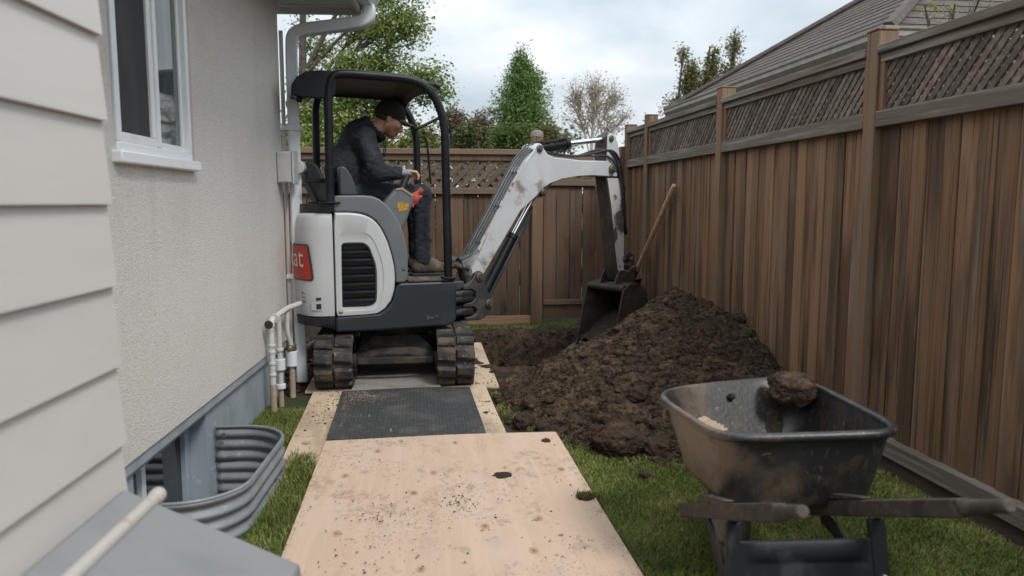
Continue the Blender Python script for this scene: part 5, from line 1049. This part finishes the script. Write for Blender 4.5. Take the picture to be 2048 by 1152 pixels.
# ================================================================== grass
def blades(name, pts, hmin, hmax, label, seed, wid=.0021, cols=((.14, .19, .035), (.22, .26, .062), (.09, .135, .028), (.34, .29, .13))):
    n_ = len(pts); g = np.random.default_rng(seed); P_ = np.asarray(pts); h = g.uniform(hmin, hmax, n_); a = g.uniform(0, 2 * np.pi, n_); ln = g.uniform(.15, .95, n_) * h; d = np.stack([np.cos(a), np.sin(a), 0 * a], 1); sd = np.stack([-np.sin(a), np.cos(a), 0 * a], 1) * (wid * g.uniform(.6, 1.3, n_))[:, None]; up = np.array([0, 0, 1.])
    m_ = P_ + d * (ln * .35)[:, None] + up * (h * .6)[:, None]; tp = P_ + d * ln[:, None] + up * (h * g.uniform(.75, 1, n_))[:, None]
    V = np.stack([P_ - sd, P_ + sd, m_ - sd * .8, m_ + sd * .8, tp], 1).reshape(-1, 3); k = (np.arange(n_) * 5)[:, None]; T = np.concatenate([k + [0, 1, 3], k + [0, 3, 2], k + [2, 3, 4]]).astype(int)
    pat = fbm(P3(P_[:, 0] * 3.5, P_[:, 1] * 3.5, 7), 3); w_ = g.random(n_); c = np.array(cols); base = c[0] * (1 - w_[:, None]) + c[1] * w_[:, None]; base = np.where((g.random(n_) < .25)[:, None], c[2], base); base = np.where((g.random(n_) < .13 + .5 * np.clip(pat, 0, 1))[:, None], c[3], base); base = base * (1 + .5 * pat)[:, None]
    return tag(raw(name, V, T, 'blade', tint=np.repeat(np.clip(base, 0, 1), 5, 0), smooth=False), label, 'grass', kind='stuff')
def in_sheet(x, y): return (-.48 < x < .75 and 1.4 < y < 3.89) or (-.67 < x < .50 and 3.5 < y < 5.05) or (-.73 < x < .59 and 5.0 < y < 6.7)
def scatter(x0, x1, y0, y1, dens, keep):
    n_ = int((x1 - x0) * (y1 - y0) * dens); xy = RNG.uniform((x0, y0), (x1, y1), (n_, 2)); t_ = heap_z(xy[:, 0], xy[:, 1])[1]; d, q = pit_depth(xy[:, 0], xy[:, 1]); r_ = []
    th = perlin(P3(xy[:, 0] * 5, xy[:, 1] * 5, 6)); zz = .012 * perlin(P3(xy[:, 0] * 2.3, xy[:, 1] * 2.3, .5)) - .014
    for i in range(n_):
        x, y = xy[i]
        if in_sheet(x, y) or not keep(x, y, t_[i], q[i], th[i]): continue
        r_.append((x, y, zz[i]))
    return r_
ok_r = lambda x, y, t, q, n_: t > .985 + .06 * n_ and q > 1.4
pts = scatter(.70, 2.215, 1.9, 4.2, 52000, ok_r); blades('lawn_grass', pts, .011, .036, 'green lawn between the near plywood and the side fence', 1)
def ok_l(x, y, t, q, n_):
    s_ = (x - W0.x) * WD.x + (y - W0.y) * WD.y; o_ = (x - W0.x) * WN.x + (y - W0.y) * WN.y
    if o_ < -.02 or (-2.49 < s_ < -1.48 and o_ < .37): return False
    return y < 4.75 + .3 * n_
pts = scatter(-1.05, -.46, 1.7, 5.1, 50000, ok_l); blades('wall_grass', pts, .012, .042, 'strip of grass between the house foundation and the plywood', 2)
# long tufts along board edges
pts = [(-.49 + random.gauss(0, .012), random.uniform(1.8, 3.6), -.01) for _ in range(1500)] + [(.76 + random.gauss(0, .012), random.uniform(1.9, 3.3), -.01) for _ in range(1300)] + [(random.gauss(-.55, .035), random.gauss(3.62, .06), -.01) for _ in range(700)] + [(hxy(random.uniform(-2.4, -.5), random.gauss(.02, .02) if random.random() < .0 else random.uniform(.375, .42)).x, hxy(random.uniform(-2.3, -1.55), .4).y, -.01) for _ in range(500)]
blades('edge_tufts', pts, .03, .075, 'longer grass tufts along the plywood edges', 3)
pts = scatter(.48, .95, 3.9, 5.7, 15000, lambda x, y, t, q, n_: t > .93 and q > 1.12 and n_ > .12); blades('spoil_grass', pts, .015, .05, 'thin grass poking through spoil beside the rubber mat', 4)
pts = scatter(.3, 2.2, 6.9, 7.62, 20000, lambda x, y, t, q, n_: q > 1.16 + .1 * n_); blades('back_grass', pts, .02, .07, 'patchy grass along the foot of the back fence', 5)
pts = [(p.x + random.gauss(0, .018), p.y + random.gauss(0, .014), .048) for _ in range(350)]; blades('turf_tuft', pts, .005, .018, 'short grass on the turf clump lying on plywood', 6, cols=((.13, .13, .04), (.18, .17, .06), (.08, .09, .03), (.2, .17, .08)))
# straw and roots in the heap
b = MB()
for _ in range(1100):
    a = random.uniform(-math.pi, .2); t = math.sqrt(random.random()); x = HPC[0] + math.cos(a) * t * 1.15; y = HPC[1] + math.sin(a) * t * 1.45
    if x > 2.18: continue
    z = hz(x, y); l = random.uniform(.012, .05); d = Vector((random.gauss(0, 1), random.gauss(0, 1), random.gauss(0, .5))).normalized(); q = Vector((x, y, z + .006)); b.tube([q - d * l * .5, q + Vector((0, 0, random.uniform(0, .008))), q + d * l * .5], [.0006, .0011, .0006], 3)
b.build('root_fibres', 'straw', heap)['kind'] = 'stuff'

# ================================================================== wheelbarrow
wb = empty('wheelbarrow', (1.2, 2.3, 0), 'black wheelbarrow with wooden handles and muddy tray in front of the heap', 'wheelbarrow')
def hh_(px, py, h): return gnd(px, py, h)
D_, C_, A_, B3 = hh_(1448, 876, .575), hh_(1800, 864, .59), hh_(1312, 786, .56), hh_(1592, 757, .565)
# tray frame: centre and axes in plan
def quad(u, v, z=None):
    u = .5 + (u - .5) * 1.05; v = .5 + (v - .5) * 1.04; p = (D_ * (1 - u) + C_ * u) * (1 - v) + (A_ * (1 - u) + B3 * u) * v; return p
TB = .335
def tray_ring(k, inset, ztop):
    """rounded outline of the tray at depth k (0 rim .. 1 floor)"""
    n_ = 64; r_ = []
    for i in range(n_):
        t = 2 * math.pi * i / n_; c, s_ = math.cos(t), math.sin(t); ex_ = 2 / (6.5 if s_ < 0 else 4.2); x = math.copysign(abs(c) ** ex_, c); y = math.copysign(abs(s_) ** ex_, s_)
        # floor is shorter than the rim: nose (v=1) slopes most
        u = .5 + .5 * x * (1 - .17 * k) * inset; v = .5 + .5 * y * inset; v = (v * (1 - .27 * k) + .07 * k); p = quad(u, v); zr = p.z; p = p.copy(); p.z = zr * (1 - k) + TB * k + ztop; r_.append(p)
    return r_
rings = [tray_ring(k, 1, 0) for k in (0, .08, .22, .4, .6, .78, .90, .97)] + [tray_ring(1, .94, 0), tray_ring(1, .6, -.002), tray_ring(1, .1, -.002)]
rin = [tray_ring(1, .1, .007), tray_ring(1, .6, .007), tray_ring(1, .90, .010)] + [tray_ring(k, .972, .006) for k in (.95, .86, .7, .5, .3, .1, 0)]
b = MB(); b.loft(rings + rin + [rings[0]], caps=False); b.build('tray', 'barrow', wb, ang=60)
rim = tray_ring(0, 1.012, .0); b = MB(); b.tube(rim + [rim[0], rim[1]], .0150, 10); b.build('rolled_rim', 'barrow', wb, ang=80)
def hpt(px, py, h): return gnd(px, py, h)
# handles rise from the axle to the grips
Lh0, Lh1 = hpt(1368, 1020, .205), hpt(1560, 1026, .545)
Rh0, Rh1 = hpt(1560, 1016, .215), hpt(1930, 1016, .555)
def handle(a, c, gl):
    d = (c - a).normalized(); sd = d.cross(Vector((0, 0, 1))).normalized(); u_ = sd.cross(d); f = lambda x, y, z: a + d * x + sd * y + u_ * z; l = (c - a).length
    h_ = MB().box((0, -.017, -.0225), (l, .017, .0225), f).build('handle', 'barrow_wood', wb, bevel=.004)
    MB().tube([f(l - .005, 0, 0), f(l + .03, 0, .002), f(l + .05, 0, .004), f(l + gl * .6, 0, .004), f(l + gl, 0, .004)], [.021, .019, .0155, .0165, .0155], 14).build('grip', 'barrow_wood', h_, bevel=.004)
    MB().cyl(f(-.002, 0, 0), f(-.02, 0, 0), .008, 8).build('bolt', 'barrow_steel', h_); return f, l
fl_, ll = handle(Lh0, Lh1, .135); fr_, lr = handle(Rh0, Rh1, .14)
# wheel at the nose, in its fork
wc = (Lh0 + Rh0) / 2 + Vector((.0, .12, 0)); wc.z = .19; wx = (Rh0 - Lh0); wx.z = 0; wx.normalize(); wy = Vector((-wx.y, wx.x, 0))
wc = gnd(1452, 1118); wc = Vector((wc.x, wc.y, .182))
b = MB(); rings = []
for i in range(40):
    t = 2 * math.pi * i / 40; e_ = wy * math.cos(t) + Vector((0, 0, math.sin(t))); rings.append([wc + e_ * (.145 + .037 * math.cos(q_)) + wx * (.037 * math.sin(q_)) for q_ in [2 * math.pi * k / 14 for k in range(14)]])
b.loft(rings + [rings[0]], caps=False); wheel = b.build('wheel', 'tyre_dusty', wb)
MB().cyl(wc - wx * .035, wc + wx * .035, .115, 28).build('rim', 'rim_grey', wheel, bevel=.012); MB().cyl(wc - wx * .11, wc + wx * .11, .014, 12).build('axle', 'bolt', wheel)
# curved wooden wedge seen beside the wheel, legs, struts and the ribbed brace plate
def strap_(pts, w_, m='barrow_steel', nm='strut', par=None): return MB().tube(pts, w_, 8, .32).build(nm, m, par or wb)
G = lambda px, py, h: gnd(px, py, h)
q0 = fl_(.10, -.03, -.03)
for f, l, sg in ((fl_, ll, -1), (fr_, lr, 1)):
    top = f(l * .60, 0, -.028); ft = Vector((top.x + sg * .02, top.y - .07, 0)); kn = Vector((top.x, top.y - .005, top.z - .02))
    lg = MB(); sdx = wx * .026; 
    pth = [top, kn, kn.lerp(ft, .5), Vector((ft.x, ft.y, .0))]; lg.tube(pth, .033, 4, .45, up=(1, 0, 0)); lgo = lg.build('leg', 'barrow_steel', wb, bevel=.004)
    for k in (.35, .62): 
        c_ = kn.lerp(ft, k); MB().cyl(c_ + Vector((0, -.012, 0)), c_ + Vector((0, -.024, 0)), .0085, 10).build('bolt', 'bolt', lgo, bevel=.002)
    strap_([f(l * .30, 0, -.026), f(l * .36, 0, -.06), kn.lerp(ft, .62) + Vector((0, .02, 0)), ft + Vector((0, .02, .03))], .024, nm='strut')
    if sg < 0: lt, lf = kn, ft
    else: rt_, rf_ = kn, ft
def plate(u, v):
    a = lt.lerp(lf, .08 + .7 * v); c = rt_.lerp(rf_, .08 + .7 * v); p = a.lerp(c, u); rib = 0
    if .08 < u < .92: rib = .010 * max(0, math.sin(v * math.pi * 4.5)) ** .6 * min(1, (u - .08) * 14, (.92 - u) * 14)
    return p + Vector((0, -.0045 - rib, 0))
b = MB(); b.grid(plate, 40, 40); b.build('brace_plate', 'barrow_steel', wb, ang=60, solid=.004)
for f, l in ((fl_, ll), (fr_, lr)): MB().prism([(l * .26, .027), (l * .58, .027), (l * .56, .032), (l * .3, .05)], -.016, .016, lambda x, y, z, f=f: f(x, y, z)).build('wedge', 'barrow_wood', wb, bevel=.003)
# things in the tray
p = quad(.88, .80); clod(p.x - .02, p.y, p.z - .005, .082, 'big brown clod perched on the wheelbarrow rim by the fence', .72, seed=21)['group'] = 'soil in the wheelbarrow'
p = quad(.50, .93); clod(p.x, p.y + .0, p.z - .035, .014, 'tiny clod stuck inside the far wall of the wheelbarrow tray', .8, seed=22)['group'] = 'soil in the wheelbarrow'
def inner_pt(ti, k, lift):
    """point on the inside of the tray: ti in 0..64 round the outline, k depth"""
    a = tray_ring(k, .968 - lift, .006); i = int(ti) % 64; f = ti - int(ti); return a[i].lerp(a[(i + 1) % 64], f)
def smear(name, m, label, cat, t0, t1, k0, k1, th, seed):
    n_ = 34; b = MB(); vs = []; ok = []
    for j in range(n_):
        for i in range(n_):
            u, v = i / (n_ - 1), j / (n_ - 1); q = 1 - ((2 * u - 1) ** 2 + (2 * v - 1) ** 2) + .55 * float(fbm(P3(u * 3.2, v * 3.2, seed), 3)); w_ = max(0, min(1, q * 1.6)); ok.append(q > 0)
            vs.append(inner_pt(t0 + (t1 - t0) * u, k0 + (k1 - k0) * v, .004 + th * w_ * (1 + .5 * float(fbm(P3(u * 9, v * 9, seed), 3)))))
    fs = [(j * n_ + i, j * n_ + i + 1, (j + 1) * n_ + i + 1, (j + 1) * n_ + i) for j in range(n_ - 1) for i in range(n_ - 1)]; b.add(vs, [f for f in fs if all(ok[k] for k in f)]); return tag(b.build(name, m, ang=80), label, cat)
smear('sawdust_patch', 'sawdust', 'pale dusty patch inside the wheelbarrow tray near the left rim', 'sawdust', 21.2, 16.4, .42, .84, .018, 2)
smear('mud_smear', 'soil_wet', 'brown smear of mud inside the wheelbarrow tray beside the pale patch', 'mud', 14.0, 10.5, .40, .85, .02, 5)
# ================================================================== shovel
sh = empty('shovel', (2.0, 6.3, 0), 'long pale wooden shovel leaning on the side fence behind the heap', 'shovel')
st_ = onp(1349, 370, Vector((FX - .045, 0, 0)), Vector((1, 0, 0))); sb3 = at(1276, 535, 6.95); d = (sb3 - st_).normalized(); fe = sb3 + d * .62
MB().tube([st_ - d * .0, st_ + d * .02, sb3 + d * .04], [.018, .0215, .0225], 14).build('shaft', 'ash', sh, bevel=.006)
MB().tube([sb3 - d * .01, sb3 + d * .22], [.021, .025], 12).build('socket', 'ex_cast', sh)
sd = d.cross(Vector((0, 1, 0))).normalized(); nn = sd.cross(d)
b = MB(); b.grid(lambda u, v: sb3 + d * (.20 + .30 * u) + sd * (.105 * (2 * v - 1) * (1 if u < .6 else math.sqrt(max(0.02, 1 - ((u - .6) / .42) ** 2)))) + nn * (.03 * (2 * v - 1) ** 2), 16, 9); b.build('blade', 'ex_cast', sh, solid=.003)

# ================================================================== trees, shrubs and the neighbour's house
def make_tree(name, label, cat, base, trunk_top, tr, clumps, leafmat_cols, leaf, per, bark='bark', seed=0, group=None, twig_r=.006, droop=.0, spread=.10, lean=(0, 0), leafy=1.0, lw=.5):
    """trunk with limbs to each clump of foliage; twigs fan out inside the clump and carry single leaves"""
    g = np.random.default_rng(seed); rd = random.Random(seed); base = Vector(base); top = Vector(trunk_top); root = empty(name, base, label, cat, group); tb = MB()
    mid = base.lerp(top, .5) + Vector((rd.gauss(0, .05), rd.gauss(0, .05), 0)) * (top - base).length
    tk = bez(base, mid, top, 10); tb.tube(tk, [tr * (1.15 - .85 * i / 10) for i in range(11)], 10); LV = []; LC = []; cols = np.array(leafmat_cols)
    for (c, r, ntw) in clumps:
        c = Vector(c); f = min(1, max(.15, (c.z - base.z) / max(.1, (top.z - base.z)) * .72)); q = tk[min(10, int(f * 10))]
        limb = bez(q, q.lerp(c, .45) + Vector((0, 0, .12 * (c - q).length)), c, 7); lr_ = max(.010, tr * .36 * min(1.2, Vector(r).length / 1.0)); tb.tube(limb, [lr_ * (1 - .75 * i / 7) + .004 for i in range(8)], 6)
        for _ in range(ntw):
            v = g.normal(size=3); v = v / np.linalg.norm(v) * (g.random() ** .42); e_ = c + Vector((v[0] * r[0], v[1] * r[1], v[2] * r[2])); s_ = limb[rd.randint(3, 7)].lerp(c, rd.random() * .6)
            m2 = s_.lerp(e_, .5) + Vector((rd.gauss(0, .06), rd.gauss(0, .06), rd.gauss(.05, .06))) * (e_ - s_).length; tw = bez(s_, m2, e_, 4); tb.tube(tw, [twig_r * 1.6, twig_r * 1.3, twig_r, twig_r * .7, twig_r * .35], 4)
            n_ = max(1, int(per * rd.uniform(.6, 1.3) * leafy)) if leafy > 0 else 0
            for k in range(n_):
                t = rd.uniform(.35, 1.05); i = min(3, int(t * 4)); pz = tw[i].lerp(tw[i + 1], min(1, t * 4 - i)); LV.append((pz.x + rd.gauss(0, spread), pz.y + rd.gauss(0, spread), pz.z + rd.gauss(0, spread) - droop * abs(rd.gauss(0, 1)))); LC.append(v[2])
    tb.build('trunk', bark, root)
    if LV:
        P_ = np.array(LV); n_ = len(P_); s_ = leaf * g.uniform(.6, 1.3, n_); a = g.normal(size=(n_, 3)); a[:, 2] = a[:, 2] * .6 - .3; a /= np.linalg.norm(a, axis=1)[:, None]; b_ = np.cross(a, g.normal(size=(n_, 3))); b_ /= np.linalg.norm(b_, axis=1)[:, None]; nn = np.cross(a, b_)
        A_, B_2 = a * s_[:, None], b_ * (s_ * lw * .5)[:, None]; N_ = nn * (s_ * .12)[:, None]
        V = np.stack([P_, P_ + A_ * .5 + B_2 + N_, P_ + A_, P_ + A_ * .5 - B_2 + N_], 1).reshape(-1, 3); k = (np.arange(n_) * 4)[:, None]; T = np.concatenate([k + [0, 1, 2], k + [0, 2, 3]]).astype(int)
        pat = fbm(P_ * 1.1 + seed, 2); w_ = np.clip(g.random(n_) * .75 + .45 * pat + .15, 0, 1)[:, None]; cc = cols[0] * (1 - w_) + cols[1] * w_; cc = np.where((g.random(n_) < .14 + .2 * np.clip(pat, 0, 1))[:, None], cols[2], cc) * g.uniform(.75, 1.2, (n_, 1))
        raw('crown', V, T, 'leaf', root, smooth=False, tint=np.repeat(np.clip(cc, 0, 1), 4, 0))
    return root
def clump(px, py, Y, rx, rz, n_, ry=None):
    """foliage clump whose middle is seen at px, py at depth Y; radii in photograph pixels"""
    c = at(px, py, Y); k = Y / F; return (c, (rx * k, (ry or rx) * k, rz * k), n_)
GREEN = ((.12, .18, .042), (.27, .36, .09), (.36, .36, .12))
TY = 11.5
cl = [clump(*a) for a in ((800, 30, 11.2, 75, 60, 60), (730, 45, 11.8, 60, 50, 40), (690, 120, 11.5, 60, 34, 42), (775, 120, 11.3, 60, 34, 40), (850, 150, 11.0, 60, 32, 46), (880, 178, 11.2, 42, 24, 26), (640, 165, 11.8, 52, 40, 45), (720, 185, 11.5, 80, 36, 60), (620, 235, 11.6, 50, 46, 60), (690, 240, 11.4, 60, 40, 60), (780, 210, 11.6, 60, 40, 50), (615, 285, 11.2, 45, 36, 50), (675, 285, 11.3, 45, 34, 45), (640, 90, 12, 40, 25, 16), (840, 60, 11.4, 36, 40, 16), (830, -40, 11.3, 70, 50, 30), (740, -70, 11.5, 100, 50, 40), (600, 40, 12.2, 30, 40, 8))]
make_tree('maple_tree', 'tall leafy green tree rising behind the house corner and the excavator canopy', 'tree', (at(588, 330, TY).x, TY, 0), at(604, -140, TY), .095, cl, GREEN, .060, 34, seed=3, spread=.085, droop=.03, lw=.55)
cl = [clump(*a) for a in ((850, 270, 10.2, 45, 26, 40), (805, 290, 10.0, 35, 16, 24), (760, 262, 10.6, 50, 34, 36))]
make_tree('yellow_shrub', 'yellow green shrub seen through the canopy behind the back fence', 'shrub', (at(800, 300, 10.2).x, 10.2, 0), at(800, 290, 10.2), .05, cl, ((.10, .13, .025), (.24, .25, .05), (.30, .22, .05)), .075, 14, seed=5, spread=.08)
CY = 15.5
cl = [clump(1045 + dx, y, CY, rx, 17, n_) for y, rx, n_, dx in ((112, 8, 16, -3), (132, 27, 36, 0), (154, 45, 60, 2), (178, 60, 80, -2), (202, 70, 94, 1), (226, 76, 104, -3), (250, 78, 104, 2), (272, 76, 80, 6))]
make_tree('conifer_tree', 'dense bright green cone shaped tree beyond the back fence', 'tree', (at(1048, 290, CY).x, CY, 0), at(1045, 118, CY), .10, cl, ((.09, .16, .045), (.21, .32, .085), (.15, .23, .06)), .065, 46, seed=8, spread=.085, droop=.02, lw=.42)
BYT = 15.0
cl = [clump(*a) for a in ((1148, 185, 15, 36, 44, 70), (1190, 178, 15, 38, 44, 70), (1230, 190, 15, 36, 44, 70), (1160, 235, 15, 44, 40, 50), (1220, 240, 15, 46, 40, 50), (1190, 205, 15, 52, 55, 80), (1250, 235, 15, 28, 34, 30))]
make_tree('bare_tree', 'pale bare branched tree beside the cone shaped tree', 'tree', (at(1190, 300, BYT).x, BYT, 0), at(1192, 185, BYT), .06, cl, ((.24, .20, .12), (.34, .30, .16), (.28, .27, .10)), .05, 5, bark='bark_pale', seed=9, spread=.05, twig_r=.0065, lw=.5)
OL = ((.13, .125, .04), (.23, .21, .075), (.10, .105, .04))
for nm, lab, px, topy, wd2, sd_ in (('spire_tree', 'short olive conifer nearest the bare tree above the side fence', 1368, 98, 22, 11), ('spire_tree', 'middle olive conifer above the neighbouring eave', 1420, 92, 24, 12), ('spire_tree', 'tallest olive conifer touching the neighbouring roof line', 1470, 62, 24, 13)):
    YS = 20; cl = []
    for k in range(7):
        t = k / 6; cl.append(clump(px + random.gauss(0, 9), topy + 8 + (235 - topy) * t + random.gauss(0, 4), YS, 8 + wd2 * random.uniform(1.4, 2.6) * t, random.uniform(10, 16), int(16 + 70 * t)))
    make_tree(nm, lab, 'tree', (at(px, 260, YS).x, YS, 0), at(px, topy, YS), .07, cl, OL, .09, 15, seed=sd_, spread=.10, group='olive conifers above the side fence', lw=.45)
# shrubs behind the back fence
SH = [(930, 262, 40, 34, 12.5, 'dull green shrub beside the front canopy post behind the back fence', ((.07, .10, .03), (.14, .17, .05), (.20, .13, .09))),
      (905, 235, 22, 22, 13.5, 'reddish tipped shrub top right beside the canopy post', ((.16, .10, .08), (.22, .14, .11), (.12, .13, .05))),
      (965, 258, 34, 30, 13.0, 'brown red shrub between the canopy and the cone shaped tree', ((.13, .085, .065), (.20, .13, .10), (.10, .12, .045))),
      (1015, 270, 40, 30, 12.0, 'fresh green shrub in front of the cone shaped tree', ((.06, .11, .025), (.13, .20, .045), (.17, .18, .06))),
      (1085, 272, 34, 28, 12.2, 'mixed green and orange shrub behind the gate post', ((.09, .11, .035), (.17, .17, .06), (.26, .16, .08))),
      (860, 278, 34, 22, 12.6, 'low green shrub behind the back fence between the canopy posts', ((.06, .095, .025), (.12, .16, .04), (.18, .15, .07))),
      (740, 275, 50, 30, 12.8, 'dark green shrub behind the operator above the back fence', ((.05, .08, .022), (.11, .15, .04), (.15, .14, .05)))]
for k, (px, py, rx, rz, Y, lab, cc) in enumerate(SH):
    cl = [clump(px + random.gauss(0, rx * .3), py + random.gauss(0, rz * .2), Y, rx * .75, rz * .8, 30) for _ in range(3)] + [clump(px, py + 55, Y, rx * 1.1, 40, 40)]
    make_tree('garden_shrub', lab, 'shrub', (at(px, 300, Y).x, Y, 0), at(px, py, Y), .035, cl, cc, .07, 13, seed=30 + k, spread=.075, group='shrubs beyond the back fence')
# climber on the near end of the back fence
cl = [clump(*a) for a in ((605, 300, 7.9, 28, 30, 20), (625, 325, 7.85, 22, 16, 10), (600, 345, 7.9, 20, 22, 10))]
make_tree('climbing_vine', 'yellow green leafy vine over the fence beside the downspout', 'vine', (at(600, 400, 7.9).x, 7.95, 0), at(600, 310, 7.95), .02, cl, ((.16, .19, .03), (.30, .32, .05), (.11, .15, .03)), .05, 12, seed=41, spread=.05)
# leaves pressing through the back lattice
cl = [clump(px, y_, 8.15, 48, 34, 26, 26) for px in range(560, 1300, 52) for y_ in (350, 410, 480, 560)]
make_tree('hedge', 'yellowish hedge leaves showing through the back fence lattice', 'hedge', (at(830, 400, 8.2).x, 8.2, 0), at(830, 340, 8.2), .03, cl, ((.12, .15, .03), (.25, .25, .06), (.17, .13, .05)), .05, 12, seed=42, spread=.05)
# plant in the passage by the house corner
cl = [clump(*a) for a in ((612, 690, 6.9, 24, 12, 14), (640, 690, 7.0, 18, 10, 10))]
make_tree('low_plant', 'small green plant on the ground behind the excavator tail', 'plant', (at(612, 700, 6.9).x, 6.9, 0), at(612, 690, 6.9), .008, cl, ((.06, .10, .03), (.14, .19, .08), (.2, .22, .14)), .06, 6, seed=43, spread=.04, twig_r=.003)
# neighbour's house
nh = empty('neighbour_house', (6.5, 9, 0), 'neighbouring house with old brown shingle hip roof above the side fence', 'house')
X0, Xn, Ya, Yb, ZE = 4.0, 10.4, 6.05, 11.4, 2.70
SLP = .62; rise = (Yb - Ya) / 2; RX0 = X0 + rise; RX1 = Xn - rise; YM = (Ya + Yb) / 2; ZR = ZE + SLP * rise
MB().box((X0 + .45, Ya + .45, 0), (Xn - .45, Yb - .45, ZE - .02)).build('wall', 'nwall', nh)
rb = MB(); cn = [Vector((X0, Ya, ZE)), Vector((Xn, Ya, ZE)), Vector((Xn, Yb, ZE)), Vector((X0, Yb, ZE)), Vector((RX0, YM, ZR)), Vector((RX1, YM, ZR))]
rb.add(cn, [(0, 1, 5, 4), (1, 2, 5), (2, 3, 4, 5), (3, 0, 4), (3, 2, 1, 0)]); roof = rb.build('roof', 'shingle', nh, smooth=False)
def courses(p0, p1, t0, t1, n_):
    """overlapping shingle courses up one roof face: eave p0-p1, top t0-t1"""
    nrm = (p1 - p0).cross(t0 - p0).normalized()
    if nrm.z < 0: nrm = -nrm
    for k in range(n_):
        a, c = k / n_, min(1, (k + 1.35) / n_); l0, l1 = p0.lerp(t0, a), p1.lerp(t1, a); u0, u1 = p0.lerp(t0, c), p1.lerp(t1, c); th = nrm * .017
        # break the butt edge into tabs of uneven drop
        m_ = max(2, int((l1 - l0).length / .32)); b = MB(); dn = (p0 - t0).normalized()
        low = []; 
        for i in range(m_ + 1):
            j = random.uniform(0, .018); f = i / m_; low.append((l0.lerp(l1, f), j))
        for i in range(m_):
            dj = dn * random.uniform(0, .02); q = [low[i][0] + dj + th, low[i + 1][0] + dj + th - (low[i + 1][0] - low[i][0]).normalized() * .006, u0.lerp(u1, (i + 1) / m_) + nrm * .006, u0.lerp(u1, i / m_) + nrm * .006]
            b.add(q + [q[0] - th, q[1] - th], [(0, 1, 2, 3), (0, 4, 5, 1)])
        b.build('shingle_course', 'shingle', roof, smooth=False)
courses(cn[3], cn[0], cn[4], cn[4], 17); courses(cn[0], cn[1], cn[4], cn[5], 17)
for a, c in ((cn[0], cn[4]), (cn[3], cn[4])):
    MB().tube([a + Vector((0, 0, .03)), c + Vector((0, 0, .03))], .06, 6).build('hip_cap', 'shingle', roof)
gp = [(0, 0), (-.07, 0), (-.115, .05), (-.11, .09), (-.125, .11), (-.125, .125), (-.005, .125)]
MB().loft([[Vector((X0 + .02 + x, y, ZE - .10 + z)) for x, z in gp] for y in (Ya - .12, Yb + .1)]).build('gutter', 'gutter_old', nh, smooth=False)
MB().loft([[Vector((x2, Ya + .02 + x, ZE - .10 + z)) for x, z in gp] for x2 in (X0 - .12, Xn + .1)]).build('gutter', 'gutter_old', nh, smooth=False)
MB().box((X0 + .021, Ya + .021, ZE - .22), (Xn, Ya + .045, ZE - .01)).build('fascia', 'gutter_old', nh)
MB().box((X0 + .021, Ya + .046, ZE - .22), (X0 + .045, Yb, ZE - .01)).build('fascia', 'gutter_old', nh)
MB().box((X0 + .046, Ya + .046, ZE - .215), (Xn - .05, Yb - .05, ZE - .20)).build('soffit', 'gutter_old', nh)
cl = [clump(*a) for a in ((1850, 12, 5.6, 45, 14, 5), (1910, 8, 5.4, 45, 14, 6), (1960, -6, 5.2, 40, 16, 6))]
make_tree('roof_creeper', 'sparse yellow creeper twigs over the near edge of the neighbouring roof', 'vine', (at(1900, 300, 5.5).x, 5.5, 0), at(1900, 20, 5.5), .012, cl, ((.22, .22, .03), (.36, .34, .05), (.18, .18, .03)), .035, 6, seed=51, spread=.03, twig_r=.0025)
# far garden trees so that the gaps do not open on bare ground
for k, (px, Y) in enumerate(((560, 26), (760, 30), (960, 28), (1130, 32), (1290, 30))):
    cl = [clump(px + random.gauss(0, 40), 285 + random.gauss(0, 10), Y, 70, 22, 26) for _ in range(3)]
    make_tree('distant_tree', ('far hazy green tree low on the skyline behind the maple', 'far hazy tree low on the skyline behind the operator', 'far hazy tree low behind the brown red shrub', 'far hazy tree low behind the bare tree trunk', 'far hazy tree low by the end post of the side fence')[k], 'tree', (at(px, 330, Y).x, Y, 0), at(px, 280, Y), .1, cl, ((.09, .11, .06), (.15, .17, .09), (.16, .13, .10)), .22, 12, seed=60 + k, spread=.22, group='trees on the far skyline')
